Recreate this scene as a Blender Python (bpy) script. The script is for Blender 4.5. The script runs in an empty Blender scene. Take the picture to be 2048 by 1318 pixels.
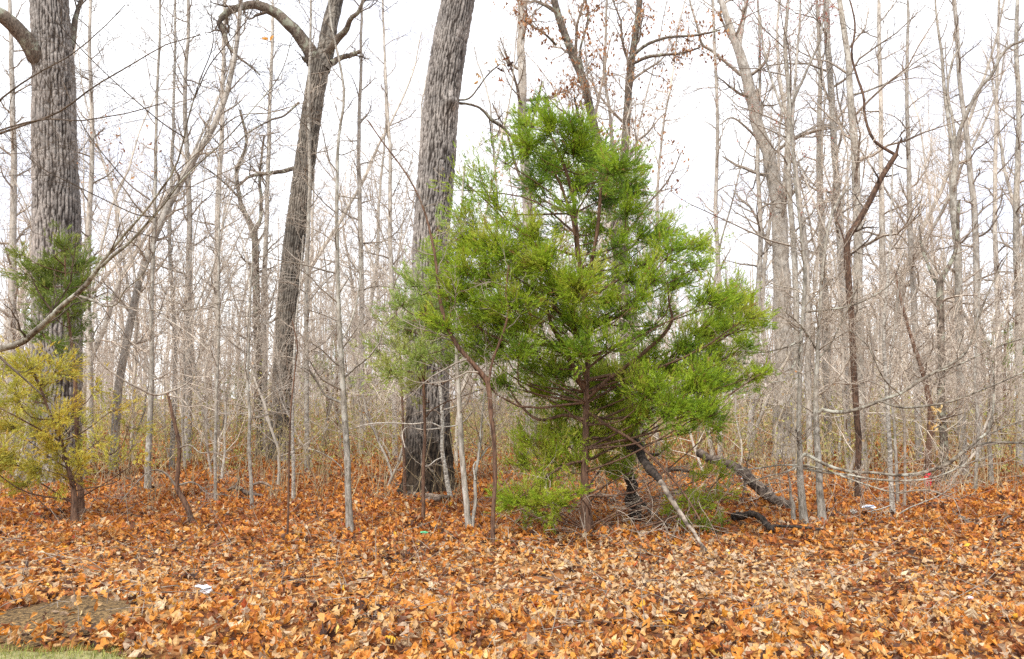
import bpy, math
import numpy as np
from math import radians, sin, cos, atan, pi

rng = np.random.default_rng(11)
scene = bpy.context.scene
col = scene.collection

# ------------------------------------------------------------------ camera, sky, sun, exposure
F = 1607.0                       # focal length in pixels of the 2048 px wide photograph
PITCH = atan((795 - 659) / F)
CAMH = 1.6
cam_d = bpy.data.cameras.new('camera'); cam = bpy.data.objects.new('camera', cam_d); col.objects.link(cam)
cam_d.sensor_width = 36.0; cam_d.lens = 36.0 * F / 2048
cam_d.clip_start = 0.05; cam_d.clip_end = 2000
cam.location = (0, 0, CAMH); cam.rotation_euler = (pi / 2 + PITCH, 0, 0)
scene.camera = cam

SUN_EL, SUN_AZ = radians(52), radians(205)      # azimuth clockwise from +Y: behind the camera, a little left
world = bpy.data.worlds.new("World"); scene.world = world; world.use_nodes = True
nt = world.node_tree; nt.nodes.clear()
sky = nt.nodes.new('ShaderNodeTexSky'); sky.sky_type = 'NISHITA'; sky.sun_disc = False
sky.sun_elevation = SUN_EL; sky.sun_rotation = SUN_AZ
bg1 = nt.nodes.new('ShaderNodeBackground'); bg1.inputs['Strength'].default_value = 0.12
nt.links.new(sky.outputs[0], bg1.inputs['Color'])
tcw = nt.nodes.new('ShaderNodeTexCoord')
nz = nt.nodes.new('ShaderNodeTexNoise'); nz.inputs['Scale'].default_value = 2.6; nz.inputs['Detail'].default_value = 5
mpw = nt.nodes.new('ShaderNodeMapping'); mpw.inputs['Scale'].default_value = (1, 1, 2.2)
nt.links.new(tcw.outputs['Generated'], mpw.inputs[0]); nt.links.new(mpw.outputs[0], nz.inputs['Vector'])
cr = nt.nodes.new('ShaderNodeValToRGB')
cr.color_ramp.elements[0].position = 0.3; cr.color_ramp.elements[0].color = (0.63, 0.65, 0.75, 1)
cr.color_ramp.elements[1].position = 0.58; cr.color_ramp.elements[1].color = (0.98, 0.99, 1.0, 1)
nt.links.new(nz.outputs['Fac'], cr.inputs[0])
bg2 = nt.nodes.new('ShaderNodeBackground'); bg2.inputs['Strength'].default_value = 0.88
nt.links.new(cr.outputs[0], bg2.inputs['Color'])
mxw = nt.nodes.new('ShaderNodeMixShader'); mxw.inputs[0].default_value = 0.88
wo = nt.nodes.new('ShaderNodeOutputWorld')
nt.links.new(bg1.outputs[0], mxw.inputs[1]); nt.links.new(bg2.outputs[0], mxw.inputs[2]); nt.links.new(mxw.outputs[0], wo.inputs[0])

sun_d = bpy.data.lights.new('sun', 'SUN'); sun = bpy.data.objects.new('sun', sun_d); col.objects.link(sun)
sun_d.energy = 2.0; sun_d.angle = radians(8); sun_d.color = (1.0, 0.95, 0.87)
sun.rotation_euler = (pi / 2 - SUN_EL, 0, pi - SUN_AZ)
vs = scene.view_settings
vs.view_transform = 'Standard'; vs.look = 'None'; vs.gamma = 1; vs.exposure = 1.08; vs.use_curve_mapping = False
scene.cycles.max_bounces = 6; scene.cycles.diffuse_bounces = 3; scene.cycles.transparent_max_bounces = 8
scene.cycles.use_denoising = False
HAZE = False

# ------------------------------------------------------------------ helpers
def P(px, py, D):
    X = (px - 1024) / F; U = (659 - py) / F
    dy = cos(PITCH) - U * sin(PITCH); dz = sin(PITCH) + U * cos(PITCH)
    t = D / dy
    return np.array([X * t, D, CAMH + dz * t])

def hgt(x, y):
    x = np.asarray(x, float); y = np.asarray(y, float)
    h = 0.035 * np.sin(x * 1.1 + 1.3) * np.sin(y * 0.9 + .4) + 0.05 * np.sin(x * .43 + y * .31 + 2) + 0.03 * np.sin(x * .21 - y * .57)
    h += 0.018 * np.sin(x * 3.1 + y * 1.7) + 0.014 * np.sin(y * 4.2 - x * 1.2 + 1)
    h *= np.clip((y - 3.5) / 3, 0.25, 1)
    h += 0.05 * np.exp(-((y - 5.75 - 0.1 * np.sin(x * 1.7)) / 0.28) ** 2)     # drift of leaves along the verge
    return h * np.clip(1 - (y - 60) / 60, 0, 1)

_Ds = np.concatenate([np.linspace(4, 30, 1500), np.linspace(30, 150, 1500)])
def gD(px, py):
    best = None
    for D in _Ds[::6]:
        p = P(px, py, D)
        if p[2] <= hgt(p[0], p[1]):
            return float(D)
    return 60.0
def G(px, py):
    D = gD(px, py); p = P(px, py, D); p[2] = hgt(p[0], p[1]); return p

def norm(v):
    return v / np.maximum(np.linalg.norm(v, axis=-1, keepdims=True), 1e-9)

class Geo:
    def __init__(s): s.v = []; s.q = []; s.t = []; s.a = []; s.n = 0
    def add(s, v, quads=None, tris=None, attr=None):
        v = np.asarray(v, float).reshape(-1, 3)
        if quads is not None and len(quads): s.q.append(np.asarray(quads).reshape(-1, 4) + s.n)
        if tris is not None and len(tris): s.t.append(np.asarray(tris).reshape(-1, 3) + s.n)
        a = np.zeros(len(v)) if attr is None else np.broadcast_to(np.asarray(attr, float).reshape(-1), (len(v),))
        s.v.append(v); s.a.append(a); s.n += len(v)
        return s
    def mesh(s, name, mat=None, smooth=False, off=(0, 0, 0)):
        me = bpy.data.meshes.new(name)
        V = (np.concatenate(s.v) - np.asarray(off)).astype(np.float32)
        Q = np.concatenate(s.q) if s.q else np.zeros((0, 4), int)
        T = np.concatenate(s.t) if s.t else np.zeros((0, 3), int)
        me.vertices.add(len(V)); me.vertices.foreach_set('co', V.ravel())
        loops = np.concatenate([Q.ravel(), T.ravel()]).astype(np.int32)
        me.loops.add(len(loops)); me.loops.foreach_set('vertex_index', loops)
        n = len(Q) + len(T); me.polygons.add(n)
        st = np.concatenate([np.arange(len(Q)) * 4, len(Q) * 4 + np.arange(len(T)) * 3]).astype(np.int32)
        me.polygons.foreach_set('loop_start', st)
        try: me.polygons.foreach_set('loop_total', np.concatenate([np.full(len(Q), 4), np.full(len(T), 3)]).astype(np.int32))
        except Exception: pass
        me.polygons.foreach_set('use_smooth', np.full(n, bool(smooth)))
        A = np.concatenate(s.a).astype(np.float32)
        at = me.attributes.new('tone', 'FLOAT', 'POINT'); at.data.foreach_set('value', A)
        if mat: me.materials.append(mat)
        me.update(calc_edges=True); me.validate()
        return me

def link(name, data, parent=None, **props):
    o = bpy.data.objects.new(name, data); col.objects.link(o)
    if parent is not None: o.parent = parent
    for k, v in props.items():
        if v: o[k] = v
    return o
def thing(name, loc, label, category, group=None):
    return_o = link(name, None, None, label=label, category=category, group=group)
    return_o.location = [float(c) for c in loc]; return_o.empty_display_size = 0.3
    return return_o

def resample(pts, K, rad=None, smooth=True):
    pts = np.asarray(pts, float); n = len(pts)
    if n < 3: smooth = False
    seg = np.linalg.norm(np.diff(pts, axis=0), axis=1); s = np.concatenate([[0], np.cumsum(seg)])
    t = np.linspace(0, s[-1], K)
    i = np.clip(np.searchsorted(s, t, side='right') - 1, 0, n - 2)
    u = ((t - s[i]) / np.maximum(seg[i], 1e-9))[:, None]
    if smooth:
        pp = np.vstack([2 * pts[0] - pts[1], pts, 2 * pts[-1] - pts[-2]])
        p0, p1, p2, p3 = pp[i], pp[i + 1], pp[i + 2], pp[i + 3]
        out = 0.5 * (2 * p1 + (p2 - p0) * u + (2 * p0 - 5 * p1 + 4 * p2 - p3) * u ** 2 + (3 * p1 - p0 - 3 * p2 + p3) * u ** 3)
    else:
        out = pts[i] * (1 - u) + pts[i + 1] * u
    r = None if rad is None else np.interp(t, s, rad)
    return out, r

def frames(pts):
    T = norm(np.gradient(pts, axis=1))
    m = norm(pts[:, -1] - pts[:, 0])
    ref = np.where(np.abs(m[:, 2:3]) < 0.8, np.array([[0, 0, 1.]]), np.array([[0, 1., 0]]))[:, None, :]
    A = norm(np.cross(T, ref)); B = np.cross(T, A)
    return T, A, B

def tubes(g, pts, rad, S=3, attr=None):
    N, K, _ = pts.shape
    T, A, B = frames(pts)
    th = np.arange(S) * 2 * pi / S
    ring = pts[:, :, None] + rad[:, :, None, None] * (A[:, :, None] * np.cos(th)[None, None, :, None] + B[:, :, None] * np.sin(th)[None, None, :, None])
    idx = np.arange(N * K * S).reshape(N, K, S)
    a = idx[:, :-1]; b = idx[:, 1:]
    q = np.stack([a, np.roll(a, -1, 2), np.roll(b, -1, 2), b], -1).reshape(-1, 4)
    g.add(ring.reshape(-1, 3), quads=q, attr=0 if attr is None else np.repeat(attr, K * S))
    return g

def kids(par, pr, n, t0=.3, t1=.97, ang=(30, 60), lf=.4, labs=None, K=5, wob=.18, up=.1, rf=.6, rmin=.003, tip=.25, taper=.55, flat=0.):
    """children growing off parent polylines: par (N,Kp,3), pr (N,Kp)"""
    N, Kp, _ = par.shape
    L = np.linalg.norm(np.diff(par, axis=1), axis=2).sum(1)
    t = t0 + (t1 - t0) * (np.arange(n)[None] + rng.random((N, n))) / n
    f = t * (Kp - 1); i = np.clip(f.astype(int), 0, Kp - 2); u = (f - i)[..., None]
    ar = np.arange(N)[:, None]
    pos = par[ar, i] * (1 - u) + par[ar, i + 1] * u
    r = pr[ar, i] * (1 - u[..., 0]) + pr[ar, i + 1] * u[..., 0]
    T = norm(par[ar, i + 1] - par[ar, i])
    ref = np.where(np.abs(T[..., 2:3]) < .9, np.array([0, 0, 1.]), np.array([1., 0, 0]))
    A = norm(np.cross(T, ref)); B = np.cross(T, A)
    ph = rng.random((N, 1)) * 6.28 + np.arange(n)[None] * 2.4 + rng.normal(0, .5, (N, n))
    a = np.radians(rng.uniform(ang[0], ang[1], (N, n)))
    d = T * np.cos(a)[..., None] + (A * np.cos(ph)[..., None] + B * np.sin(ph)[..., None]) * np.sin(a)[..., None]
    d[..., 2] *= (1 - flat); d = norm(d)
    if labs is None: ln = lf * L[:, None] * (1 - taper * t) * rng.uniform(.5, 1.35, (N, n))
    else: ln = rng.uniform(labs[0], labs[1], (N, n)) * (1 - taper * t)
    pos = pos.reshape(-1, 3); d = d.reshape(-1, 3); ln = ln.reshape(-1); r = np.maximum(r.reshape(-1) * rf, rmin)
    M = len(pos); out = np.zeros((M, K, 3)); out[:, 0] = pos
    for k in range(1, K):
        d = norm(d + rng.normal(0, wob, (M, 3)) + np.array([0, 0, up]))
        out[:, k] = out[:, k - 1] + d * (ln / (K - 1))[:, None]
    rr = r[:, None] * np.linspace(1, tip, K)[None]; rr = np.maximum(rr, rmin * .6)
    return out, rr

# ------------------------------------------------------------------ materials
def mat_new(name):
    m = bpy.data.materials.new(name); m.use_nodes = True
    n = m.node_tree; n.nodes.clear()
    out = n.nodes.new('ShaderNodeOutputMaterial'); b = n.nodes.new('ShaderNodeBsdfPrincipled')
    n.links.new(b.outputs[0], out.inputs[0]); b.inputs['Roughness'].default_value = .85
    b.inputs['Specular IOR Level'].default_value = .25
    return m, n, b, out
def ramp(n, stops, interp='LINEAR'):
    r = n.nodes.new('ShaderNodeValToRGB'); r.color_ramp.interpolation = interp
    e = r.color_ramp.elements
    while len(e) > 1: e.remove(e[-1])
    e[0].position, e[0].color = stops[0][0], (*stops[0][1], 1)
    for p, c in stops[1:]:
        x = e.new(p); x.color = (*c, 1)
    return r
def noise(n, scale, detail=4, coord='Object', sc=(1, 1, 1), rough=.6):
    tc = n.nodes.new('ShaderNodeTexCoord'); mp = n.nodes.new('ShaderNodeMapping'); mp.inputs['Scale'].default_value = sc
    x = n.nodes.new('ShaderNodeTexNoise'); x.inputs['Scale'].default_value = scale; x.inputs['Detail'].default_value = detail; x.inputs['Roughness'].default_value = rough
    n.links.new(tc.outputs[coord], mp.inputs[0]); n.links.new(mp.outputs[0], x.inputs['Vector'])
    return x
def mixc(n, fac, a, b, mode='MIX'):
    m = n.nodes.new('ShaderNodeMix'); m.data_type = 'RGBA'; m.blend_type = mode
    for sock, v in ((m.inputs['Factor'], fac), (m.inputs[6], a), (m.inputs[7], b)):
        if hasattr(v, 'is_output') or isinstance(v, bpy.types.NodeSocket): n.links.new(v, sock)
        elif isinstance(v, tuple): sock.default_value = (*v, 1)
        else: sock.default_value = v
    return m.outputs[2]

def bark(name, light, dark, scale=30, stretch=.18, bump=.6, lichen=None, vary=.25, groove=False, stain=(.16, .125, .09)):
    m, n, b, out = mat_new(name)
    x = noise(n, scale, 5, sc=(1, 1, stretch))
    r = ramp(n, [(.36, dark), (.62, light)]); n.links.new(x.outputs['Fac'], r.inputs[0]); c = r.outputs[0]
    if groove:
        at = n.nodes.new('ShaderNodeAttribute'); at.attribute_name = 'tone'
        x2 = noise(n, 60, 6, sc=(1, 1, .35), rough=.7)
        r0 = ramp(n, [(.36, tuple(v * .38 for v in light)), (.6, light), (.68, tuple(min(v * 1.35, .8) for v in light))]); n.links.new(x2.outputs['Fac'], r0.inputs[0])
        r1 = ramp(n, [(.10, (0, 0, 0)), (.45, (.75, .75, .75)), (.9, (1, 1, 1))]); n.links.new(at.outputs['Fac'], r1.inputs[0])
        c = mixc(n, r1.outputs[0], dark, r0.outputs[0])
    if groove:     # damp, mossy staining that climbs unevenly from the roots
        tcb = n.nodes.new('ShaderNodeTexCoord'); sx = n.nodes.new('ShaderNodeSeparateXYZ'); n.links.new(tcb.outputs['Object'], sx.inputs[0])
        xb = noise(n, 2.2, 5, sc=(1, 1, .45)); ad = n.nodes.new('ShaderNodeMath'); ad.operation = 'MULTIPLY_ADD'; n.links.new(xb.outputs['Fac'], ad.inputs[0]); ad.inputs[1].default_value = -4.2; n.links.new(sx.outputs['Z'], ad.inputs[2])
        rb = ramp(n, [(0, (1, 1, 1)), (1, (0, 0, 0))]); mr = n.nodes.new('ShaderNodeMapRange'); mr.inputs['From Min'].default_value = -1.5; mr.inputs['From Max'].default_value = .6; n.links.new(ad.outputs[0], mr.inputs['Value']); n.links.new(mr.outputs[0], rb.inputs[0])
        c = mixc(n, rb.outputs[0], c, mixc(n, 1.0, c, stain, 'MULTIPLY'))
    y = noise(n, 1.3, 3)
    r2 = ramp(n, [(.38, (.66, .66, .66) if groove else (.72, .72, .72)), (.65, (1.15, 1.13, 1.10))]); n.links.new(y.outputs['Fac'], r2.inputs[0])
    c = mixc(n, 1.0, c, r2.outputs[0], 'MULTIPLY')
    if lichen:
        z = noise(n, 7, 5, sc=(1, 1, .6), rough=.7); r3 = ramp(n, [(.52, (0, 0, 0)), (.6, (.8, .8, .8))]); n.links.new(z.outputs['Fac'], r3.inputs[0])
        c = mixc(n, r3.outputs[0], c, lichen)
    if vary:
        oi = n.nodes.new('ShaderNodeObjectInfo'); r4 = ramp(n, [(0, (1 - vary, 1 - vary, 1 - vary * .95)), (1, (1 + vary * .6, 1 + vary * .5, 1 + vary * .45))])
        n.links.new(oi.outputs['Random'], r4.inputs[0]); c = mixc(n, 1.0, c, r4.outputs[0], 'MULTIPLY')
    n.links.new(c, b.inputs['Base Color'])
    if bump:
        bp = n.nodes.new('ShaderNodeBump'); bp.inputs['Strength'].default_value = bump; bp.inputs['Distance'].default_value = .02
        n.links.new(x.outputs['Fac'], bp.inputs['Height']); n.links.new(bp.outputs[0], b.inputs['Normal'])
    return m

M = {}
M['oak'] = bark('oak_bark', (.48, .44, .41), (.04, .031, .026), 45, .3, .5, vary=0, groove=True)
M['oakleft'] = bark('left_oak_bark', (.48, .44, .41), (.04, .031, .026), 45, .3, .5, vary=0, groove=True, stain=(.85, .85, .8))
M['oakmid'] = bark('forked_oak_bark', (.30, .27, .23), (.045, .036, .028), 45, .3, .5, vary=0, groove=True, stain=(1.1, 1.1, 1.1))
M['oaklimb'] = bark('oak_limb_bark', (.22, .18, .145), (.06, .045, .035), 40, .3, .6, lichen=(.33, .35, .27), vary=.1)
M['grey'] = bark('grey_sapling_bark', (.44, .41, .36), (.18, .16, .13), 45, .3, .5, lichen=(.50, .49, .44), vary=.15)
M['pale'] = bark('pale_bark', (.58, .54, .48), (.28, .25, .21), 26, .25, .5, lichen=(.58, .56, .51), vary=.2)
M['far'] = bark('far_bark', (.60, .56, .49), (.37, .34, .29), 12, .3, .0, vary=.28)  # pale colour stands in for glare and haze over distant trunks
M['fartwig'] = bark('far_twig_bark', (.66, .60, .52), (.48, .42, .35), 8, 1, 0, vary=.25)  # twigs paled the same way, glare and haze put into the colour
M['twig'] = bark('twig_bark', (.44, .39, .33), (.20, .16, .125), 20, 1, 0, vary=.2)
M['darktwig'] = bark('dark_twig_bark', (.17, .13, .10), (.055, .04, .03), 20, 1, .3, vary=.15)
M['lichenlimb'] = bark('lichen_limb_bark', (.32, .29, .24), (.08, .06, .045), 16, 1, .6, lichen=(.48, .48, .41), vary=0)
M['brownbark'] = bark('red_brown_bark', (.22, .13, .085), (.07, .04, .03), 50, .2, .6, vary=.1)
M['darkbark'] = bark('dark_bark', (.15, .09, .06), (.04, .026, .02), 40, .25, .7, vary=.1)
M['burnt'] = bark('burnt_wood', (.085, .065, .055), (.014, .012, .011), 30, .3, .8, vary=0)
M['deadwood'] = bark('weathered_dead_wood', (.27, .21, .17), (.045, .03, .024), 14, .9, .9, vary=.1)
M['palewood'] = bark('bleached_dead_wood', (.40, .34, .28), (.05, .035, .03), 11, 1, .9, vary=0)
M['straw'] = bark('straw_stem', (.48, .40, .24), (.24, .17, .10), 6, 1, 0, vary=0)
M['birch'] = bark('mottled_pale_bark', (.60, .58, .53), (.16, .14, .12), 24, 1.6, .4, vary=.1)

def leafmat(name, stops, rand='attr', trans=.25, rough=.6):
    m, n, b, out = mat_new(name)
    if rand == 'attr':
        at = n.nodes.new('ShaderNodeAttribute'); at.attribute_name = 'tone'; src = at.outputs['Fac']
    else:
        at = n.nodes.new('ShaderNodeObjectInfo'); src = at.outputs['Random']
    r = ramp(n, stops); n.links.new(src, r.inputs[0])
    x = noise(n, 55 if rand == 'attr' else 40, 3); r2 = ramp(n, [(.35, (.68, .66, .62)), (.65, (1.12, 1.1, 1.08))]); n.links.new(x.outputs['Fac'], r2.inputs[0])
    c = mixc(n, 1.0, r.outputs[0], r2.outputs[0], 'MULTIPLY')
    n.links.new(c, b.inputs['Base Color']); b.inputs['Roughness'].default_value = rough; b.inputs['Specular IOR Level'].default_value = .35
    tr = n.nodes.new('ShaderNodeBsdfTranslucent'); n.links.new(c, tr.inputs[0])
    mx = n.nodes.new('ShaderNodeMixShader'); mx.inputs[0].default_value = trans
    n.links.new(b.outputs[0], mx.inputs[1]); n.links.new(tr.outputs[0], mx.inputs[2]); n.links.new(mx.outputs[0], out.inputs[0])
    return m
LEAFSTOPS = [(0, (.055, .03, .022)), (.09, (.13, .055, .03)), (.20, (.34, .11, .035)), (.31, (.50, .18, .045)), (.43, (.64, .26, .055)), (.54, (.73, .31, .045)),
             (.64, (.70, .38, .12)), (.76, (.68, .44, .20)), (.84, (.48, .36, .26)), (.92, (.70, .54, .35)), (.96, (.80, .68, .48)), (.975, (.88, .56, .05)), (1, (.46, .06, .03))]
M['litter'] = leafmat('dry_leaf', LEAFSTOPS)
M['leafobj'] = leafmat('dry_leaf_large', LEAFSTOPS, 'obj')
M['deadleaf'] = leafmat('hanging_dead_leaf', [(0, (.22, .08, .035)), (.6, (.45, .22, .10)), (1, (.6, .38, .2))])
M['cedar'] = leafmat('cedar_foliage', [(0, (.08, .15, .03)), (.3, (.19, .33, .03)), (.6, (.36, .52, .035)), (.85, (.46, .56, .05)), (.96, (.52, .54, .10)), (1, (.34, .20, .08))], trans=.42)
M['cedarthin'] = leafmat('thin_cedar_foliage', [(0, (.24, .36, .09)), (.6, (.38, .52, .12)), (1, (.52, .56, .18))], trans=.3)
M['cedardark'] = leafmat('olive_cedar_foliage', [(0, (.13, .20, .04)), (.6, (.23, .31, .05)), (1, (.36, .38, .09))], trans=.3)
M['cedargold'] = leafmat('golden_cedar_foliage', [(0, (.22, .27, .05)), (.4, (.42, .44, .07)), (.8, (.66, .58, .09)), (1, (.70, .50, .08))], trans=.3)
M['brushleaf'] = leafmat('brush_leaf', [(0, (.26, .30, .07)), (.35, (.44, .46, .12)), (.65, (.58, .52, .18)), (.85, (.55, .42, .2)), (1, (.55, .26, .1))], trans=.3)
M['bud'] = leafmat('red_bud', [(0, (.4, .08, .05)), (1, (.7, .22, .15))])
M['grass'] = leafmat('grass_blade', [(0, (.12, .18, .03)), (.45, (.30, .36, .06)), (.75, (.50, .48, .14)), (1, (.62, .50, .26))], trans=.3)

def ground_mat():
    m, n, b, out = mat_new('leaf_covered_ground')
    tc = n.nodes.new('ShaderNodeTexCoord')
    v = n.nodes.new('ShaderNodeTexVoronoi'); v.inputs['Scale'].default_value = 13; v.inputs['Randomness'].default_value = 1
    n.links.new(tc.outputs['Object'], v.inputs['Vector'])
    s = n.nodes.new('ShaderNodeSeparateColor'); n.links.new(v.outputs['Color'], s.inputs[0])
    r = ramp(n, [(0, (.08, .035, .02)), (.35, (.25, .09, .03)), (.6, (.42, .16, .05)), (.85, (.5, .25, .09)), (1, (.6, .4, .2))])
    n.links.new(s.outputs[0], r.inputs[0])
    x = noise(n, 3, 6); r2 = ramp(n, [(.35, (.45, .45, .45)), (.7, (1, 1, 1))]); n.links.new(x.outputs['Fac'], r2.inputs[0])
    c = mixc(n, 1.0, r.outputs[0], r2.outputs[0], 'MULTIPLY')
    n.links.new(c, b.inputs['Base Color'])
    bp = n.nodes.new('ShaderNodeBump'); bp.inputs['Strength'].default_value = .8; bp.inputs['Distance'].default_value = .05
    n.links.new(v.outputs['Distance'], bp.inputs['Height']); n.links.new(bp.outputs[0], b.inputs['Normal'])
    return m
def plain(name, c1, c2, scale=12, rough=.9, bump=.4, dist=.02, stops=(.35, .65)):
    m, n, b, out = mat_new(name)
    x = noise(n, scale, 7); r = ramp(n, [(stops[0], c1), (stops[1], c2)]); n.links.new(x.outputs['Fac'], r.inputs[0])
    n.links.new(r.outputs[0], b.inputs['Base Color']); b.inputs['Roughness'].default_value = rough
    if bump:
        bp = n.nodes.new('ShaderNodeBump'); bp.inputs['Strength'].default_value = bump; bp.inputs['Distance'].default_value = dist
        n.links.new(x.outputs['Fac'], bp.inputs['Height']); n.links.new(bp.outputs[0], b.inputs['Normal'])
    return m
M['ground'] = ground_mat()
M['dirt'] = plain('bare_soil', (.07, .045, .025), (.33, .21, .09), 38, bump=1, dist=.04, stops=(.4, .62))
M['lawnsoil'] = plain('lawn_soil', (.16, .15, .06), (.32, .30, .14), 20)
M['field'] = plain('far_field', (.30, .33, .08), (.5, .48, .2), .6)

# ------------------------------------------------------------------ ground
def grid(xs, ys, mat, name, lift=0., mask=None, parent=None, **kw):
    X, Y = np.meshgrid(xs, ys); Z = hgt(X, Y) + lift
    v = np.stack([X, Y, Z], -1).reshape(-1, 3); nx, ny = len(xs), len(ys)
    i = np.arange(nx * ny).reshape(ny, nx)
    q = np.stack([i[:-1, :-1], i[:-1, 1:], i[1:, 1:], i[1:, :-1]], -1).reshape(-1, 4)
    g = Geo(); g.add(v, quads=q)
    return link(name, g.mesh(name, mat, True), parent, **kw)
ys = np.concatenate([np.linspace(-60, 3.5, 20), np.linspace(3.6, 16, 80), np.linspace(16.4, 60, 60), np.linspace(62, 900, 30)])
xs = np.concatenate([np.linspace(-700, -32, 20), np.linspace(-30, 30, 130), np.linspace(32, 700, 20)])
ground = grid(xs, ys, M['ground'], 'ground', kind='structure')

def edgeY(x):          # where the lawn stops and the leaves begin
    x = np.asarray(x, float)
    return 5.17 - 0.16 * np.clip((x + 3.4), 0, 9) + 0.05 * np.sin(x * 4.1) + .03 * np.sin(x * 9.7 + 1)
xs2 = np.linspace(-9, 9, 120)
lv = []; cols_ = 12
for j in range(cols_):
    f = j / (cols_ - 1)
    yy = -6 + (edgeY(xs2) - .02 + 6) * f
    lv.append(np.stack([xs2, yy, hgt(xs2, yy) + .006 + (0 if j < cols_ - 1 else -.004)], -1))
lv = np.array(lv); ii = np.arange(cols_ * 120).reshape(cols_, 120)
g = Geo(); g.add(lv, quads=np.stack([ii[:-1, :-1], ii[:-1, 1:], ii[1:, 1:], ii[1:, :-1]], -1).reshape(-1, 4))
link('lawn', g.mesh('lawn', M['lawnsoil'], True), kind='structure')

DC = G(140, 1230)
th = np.linspace(0, 2 * pi, 49)[:-1]
dv = [[DC[0], DC[1], hgt(DC[0], DC[1]) + .012]]
for f in (.25, .5, .75, 1):
    for a in th:
        w = 1 + .12 * sin(3 * a + 1) + .08 * sin(7 * a)
        x, y = DC[0] + .58 * f * w * cos(a), DC[1] + .60 * f * w * sin(a)
        dv.append([x, y, hgt(x, y) + .012 + .01 * rng.random() * (f < 1) - .008 * (f == 1)])
tr = [[0, 1 + k, 1 + (k + 1) % 48] for k in range(48)]
qd = [[1 + r * 48 + k, 1 + (r + 1) * 48 + k, 1 + (r + 1) * 48 + (k + 1) % 48, 1 + r * 48 + (k + 1) % 48] for r in range(3) for k in range(48)]
g = Geo(); g.add(np.array(dv), quads=qd, tris=tr); link('bare_soil', g.mesh('bare_soil', M['dirt'], True), kind='structure')

grid(np.linspace(24, 200, 20), np.linspace(75, 260, 20), M['field'], 'field', .03, kind='structure')

# ------------------------------------------------------------------ leaves
def leaf_shape(kind):
    if kind == 0:    # many-lobed oak leaf
        X = [0, .12, .24, .34, .42, .54, .62, .74, .86, 1.0]; W = [.0, .03, .30, .07, .14, .42, .10, .15, .30, .0]
    elif kind == 1:  # tulip / maple-like broad leaf
        X = [0, .10, .22, .40, .48, .62, .74, .84, 1.0]; W = [.0, .20, .46, .20, .24, .52, .22, .26, .0]
    elif kind == 2:  # slim entire leaf
        X = [0, .15, .4, .7, 1.0]; W = [.0, .15, .25, .18, .0]
    elif kind == 3:  # cheap lobed
        X = [0, .28, .45, .66, 1.0]; W = [.03, .38, .12, .44, .0]
    elif kind == 5: X = [0, 1.0]; W = [.22, .16]
    else:            # cheapest
        X = [0, .45, 1.0]; W = [.04, .36, .03]
    n = len(X); X = np.array(X) - .5; W = np.array(W)
    mid = np.stack([X, 0 * X, 0 * X], -1); a = np.stack([X + .10 * (W > .25), W, 0 * X], -1); b = np.stack([X + .10 * (W > .25), -W, 0 * X], -1)
    v = np.vstack([mid, a, b]); q = []
    for i in range(n - 1):
        q.append([i, i + 1, n + i + 1, n + i]); q.append([i, 2 * n + i, 2 * n + i + 1, i + 1])
    return v, np.array(q)

def rotm(d, roll):
    """rotation taking local x to d with a roll; rows are the axes. d (N,3)"""
    d = norm(d); ref = np.where(np.abs(d[:, 2:3]) < .95, np.array([[0, 0, 1.]]), np.array([[1., 0, 0]]))
    a = norm(np.cross(ref, d)); b = np.cross(d, a)
    c, s = np.cos(roll)[:, None], np.sin(roll)[:, None]
    return np.stack([d, a * c + b * s, b * c - a * s], 1)

def scatter_leaves(g, kind, pos, size, d, roll, tone, curl=.9):
    v, q = leaf_shape(kind); N = len(pos); V = len(v)
    L = np.broadcast_to(v, (N, V, 3)).copy()
    c1 = rng.normal(.5, 1.1, (N, 1)) * curl; c2 = rng.normal(.0, .9, (N, 1)) * curl; tw = rng.normal(0, 1.0, (N, 1)) * curl
    L[..., 1] *= rng.uniform(.5, 1.05, (N, 1))
    L[..., 2] = c1 * L[..., 1] ** 2 * 1.6 + c2 * L[..., 0] ** 2 + tw * L[..., 0] * L[..., 1] + rng.normal(0, .025, (N, V))
    L *= size[:, None, None]
    R = rotm(d, roll)
    W = np.einsum('nvk,nkj->nvj', L, R) + pos[:, None]
    Q = (q[None] + (np.arange(N) * V)[:, None, None]).reshape(-1, 4)
    g.add(W.reshape(-1, 3), quads=Q, attr=np.repeat(tone, V))

def in_dirt(x, y, k=1.0):
    return (((x - DC[0]) / (.50 * k)) ** 2 + ((y - DC[1]) / (.46 * k)) ** 2 + .25 * np.sin(9 * x) * np.sin(8 * y)) < 1

def tone_at(x, y, n):
    """natural mix: fresher orange leaves near the verge, redder and browner deeper in, straw-pale patch right of centre"""
    u = rng.random(n)
    deep = np.clip((y - 6.5) / 5, 0, 1)
    t = u.copy()
    t = np.where(rng.random(n) < .62 * deep, rng.uniform(.13, .54, n), t)
    t = np.where(rng.random(n) < .35 * (1 - deep), rng.uniform(.4, .9, n), t)
    pale = np.exp(-(((x - 1.7) / 1.9) ** 2 + ((y - 7.4) / 1.0) ** 2)) + .4 * np.exp(-(((x + 3.4) / 1.2) ** 2 + ((y - 7.2) / .7) ** 2))
    t = np.where(rng.random(n) < .75 * pale, rng.uniform(.70, .94, n), t)
    clump = np.sin(x * 2.3 + 1) * np.sin(y * 2.9) + .6 * np.sin(x * 5.1 - y * 3)
    t = np.where((clump > .9) & (rng.random(n) < .4), rng.uniform(0, .25, n), t)
    return np.clip(t, 0, 1)

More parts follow.
